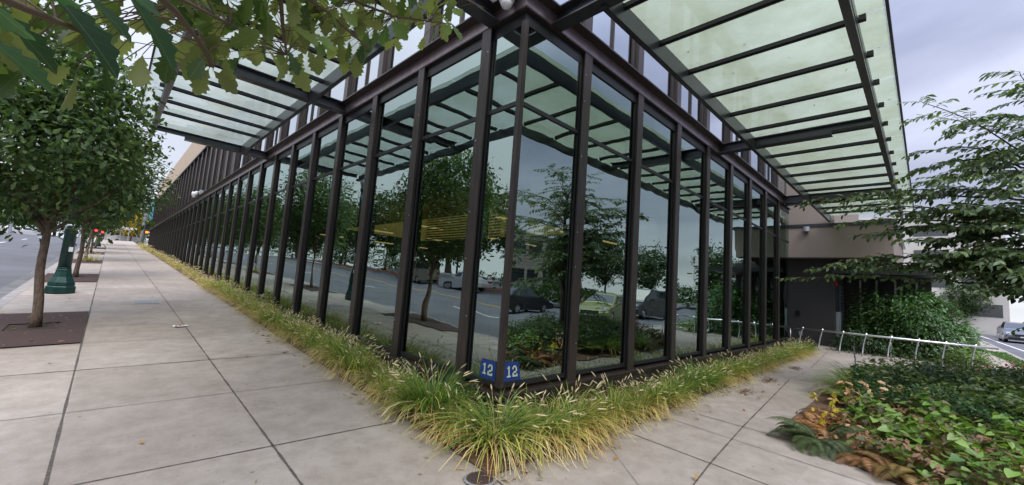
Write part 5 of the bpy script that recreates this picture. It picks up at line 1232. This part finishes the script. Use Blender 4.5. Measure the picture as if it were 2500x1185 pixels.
# ================================================================== FAR BUILDINGS
m_beige = M_('beige_render', (0.36, 0.31, 0.25), .85, noise=(.5, (0.42, 0.37, 0.30), .4, .6)); m_whiteb = M_('white_render', (0.5, 0.48, 0.46), .8, noise=(.4, (0.56, 0.54, 0.53), .4, .6)); m_greyb = M_('grey_render', (0.24, 0.24, 0.25), .8)
m_win = M_('far_window', (0.03, 0.035, 0.04), .12, spec=.8)
def block(name, label, x0, x1, y0, y1, h, wm, faces, nfl, zb=None, z0=1.2, frac=.45):
    zb = g((x0 + x1) / 2, (y0 + y1) / 2) - .6 if zb is None else zb
    t = thing(name, label, 'building', (x0, y0, zb)); X, Y = x1 - x0, y1 - y0
    MB().box(0, X, 0, Y, 0, h).build('wall', wm, t); MB().box(-.2, X + .2, -.2, Y + .2, h, h + .35).build('parapet', wm, t)
    fh = (h - z0) / nfl
    for f_ in range(nfl):
        za = z0 + f_ * fh + fh * .25; zb_ = za + fh * frac
        for s_ in faces:
            n = int((X if s_ in 'SN' else Y) / 3.2)
            for i in range(n):
                a = (i + .12) * (X if s_ in 'SN' else Y) / n; b = (i + .88) * (X if s_ in 'SN' else Y) / n; e = .03
                m = MB()
                if s_ == 'S': m.box(a, b, -e, 0.0, za, zb_)
                if s_ == 'N': m.box(a, b, Y, Y + e, za, zb_)
                if s_ == 'W': m.box(-e, 0, a, b, za, zb_)
                if s_ == 'E': m.box(X, X + e, a, b, za, zb_)
                m.build('window', m_win, t)
    return t
block('office_building', 'white office building behind the tree on the right', 62, 80, -9, 9, 12.6, m_whiteb, 'WS', 4, -.6)
block('beige_building', 'beige low building with dark window bands across the side road', 12, 48, -46, -33, 8.5, m_beige, 'N', 2, -.6, frac=.5)
block('grey_building', 'grey building beyond the lot across the street', -62, -46, -6, 22, 8.0, m_greyb, 'E', 2)
block('beige_building', 'plain beige building at the street corner behind the camera', -14, 6, -46, -30, 6.5, m_beige, 'N', 1, -1.0)

def hedge(label, x0, x1, y, h, n, dz=0.0):
    xs_ = RNG.uniform(x0, x1, n); ys_ = y + RNG.normal(size=n) * .5; hh = h * (.75 + .25 * np.sin(xs_ * .9) * np.cos(xs_ * .37)) * RNG.random(n) ** .7
    c0 = np.array([(x0 + x1) / 2, y, 0]); B_ = np.stack([xs_, ys_, G(xs_, ys_) + hh + dz], 1) - c0
    t = thing('hedge', label, 'hedge', c0); leaves('foliage', B_, unit(n) + np.array([0, -.4, 0]), unit(n) * .7 + np.array([0, -.3, .8]), RNG.uniform(.25, .5, n), T_SIMPLE, hues(n, (0.02, 0.05, 0.018), (0.06, 0.12, 0.03), .4), m_leaf, t, 1.3)
hedge('long dark hedge closing the far end of the street', -60, 6, 93, 4.5, 9000, .6)

hedge('green hedge beyond the side road at the far right', 50, 86, -20.5, 3.5, 3500, .3)

for lb_, x0_, x1_, y_ in (('green hedge along the lot across the side road', -8, 34, -20.6),): hedge(lb_, x0_, x1_, y_, 1.7, 5000, .2)
n_ = 6000; ys_ = RNG.uniform(-25, 70, n_); xs_ = -21.4 + RNG.normal(size=n_) * .4; keep = np.sin(ys_ * .35) > -.55; ys_ = ys_[keep]; xs_ = xs_[keep]; n_ = len(xs_)
t = thing('hedge', 'broken row of green shrubs on the mulch strip across the street', 'hedge', (-21.4, 20, g(-21.4, 20)))
leaves('foliage', np.stack([xs_ + 21.4, ys_ - 20, G(xs_, ys_) + .1 + 1.3 * RNG.random(n_) ** .7 - g(-21.4, 20)], 1), unit(n_), unit(n_) * .7 + np.array([.3, 0, .8]), RNG.uniform(.15, .35, n_), T_SIMPLE, hues(n_, (0.03, 0.06, 0.02), (0.08, 0.13, 0.035), .4), m_leaf, t, 1.3)
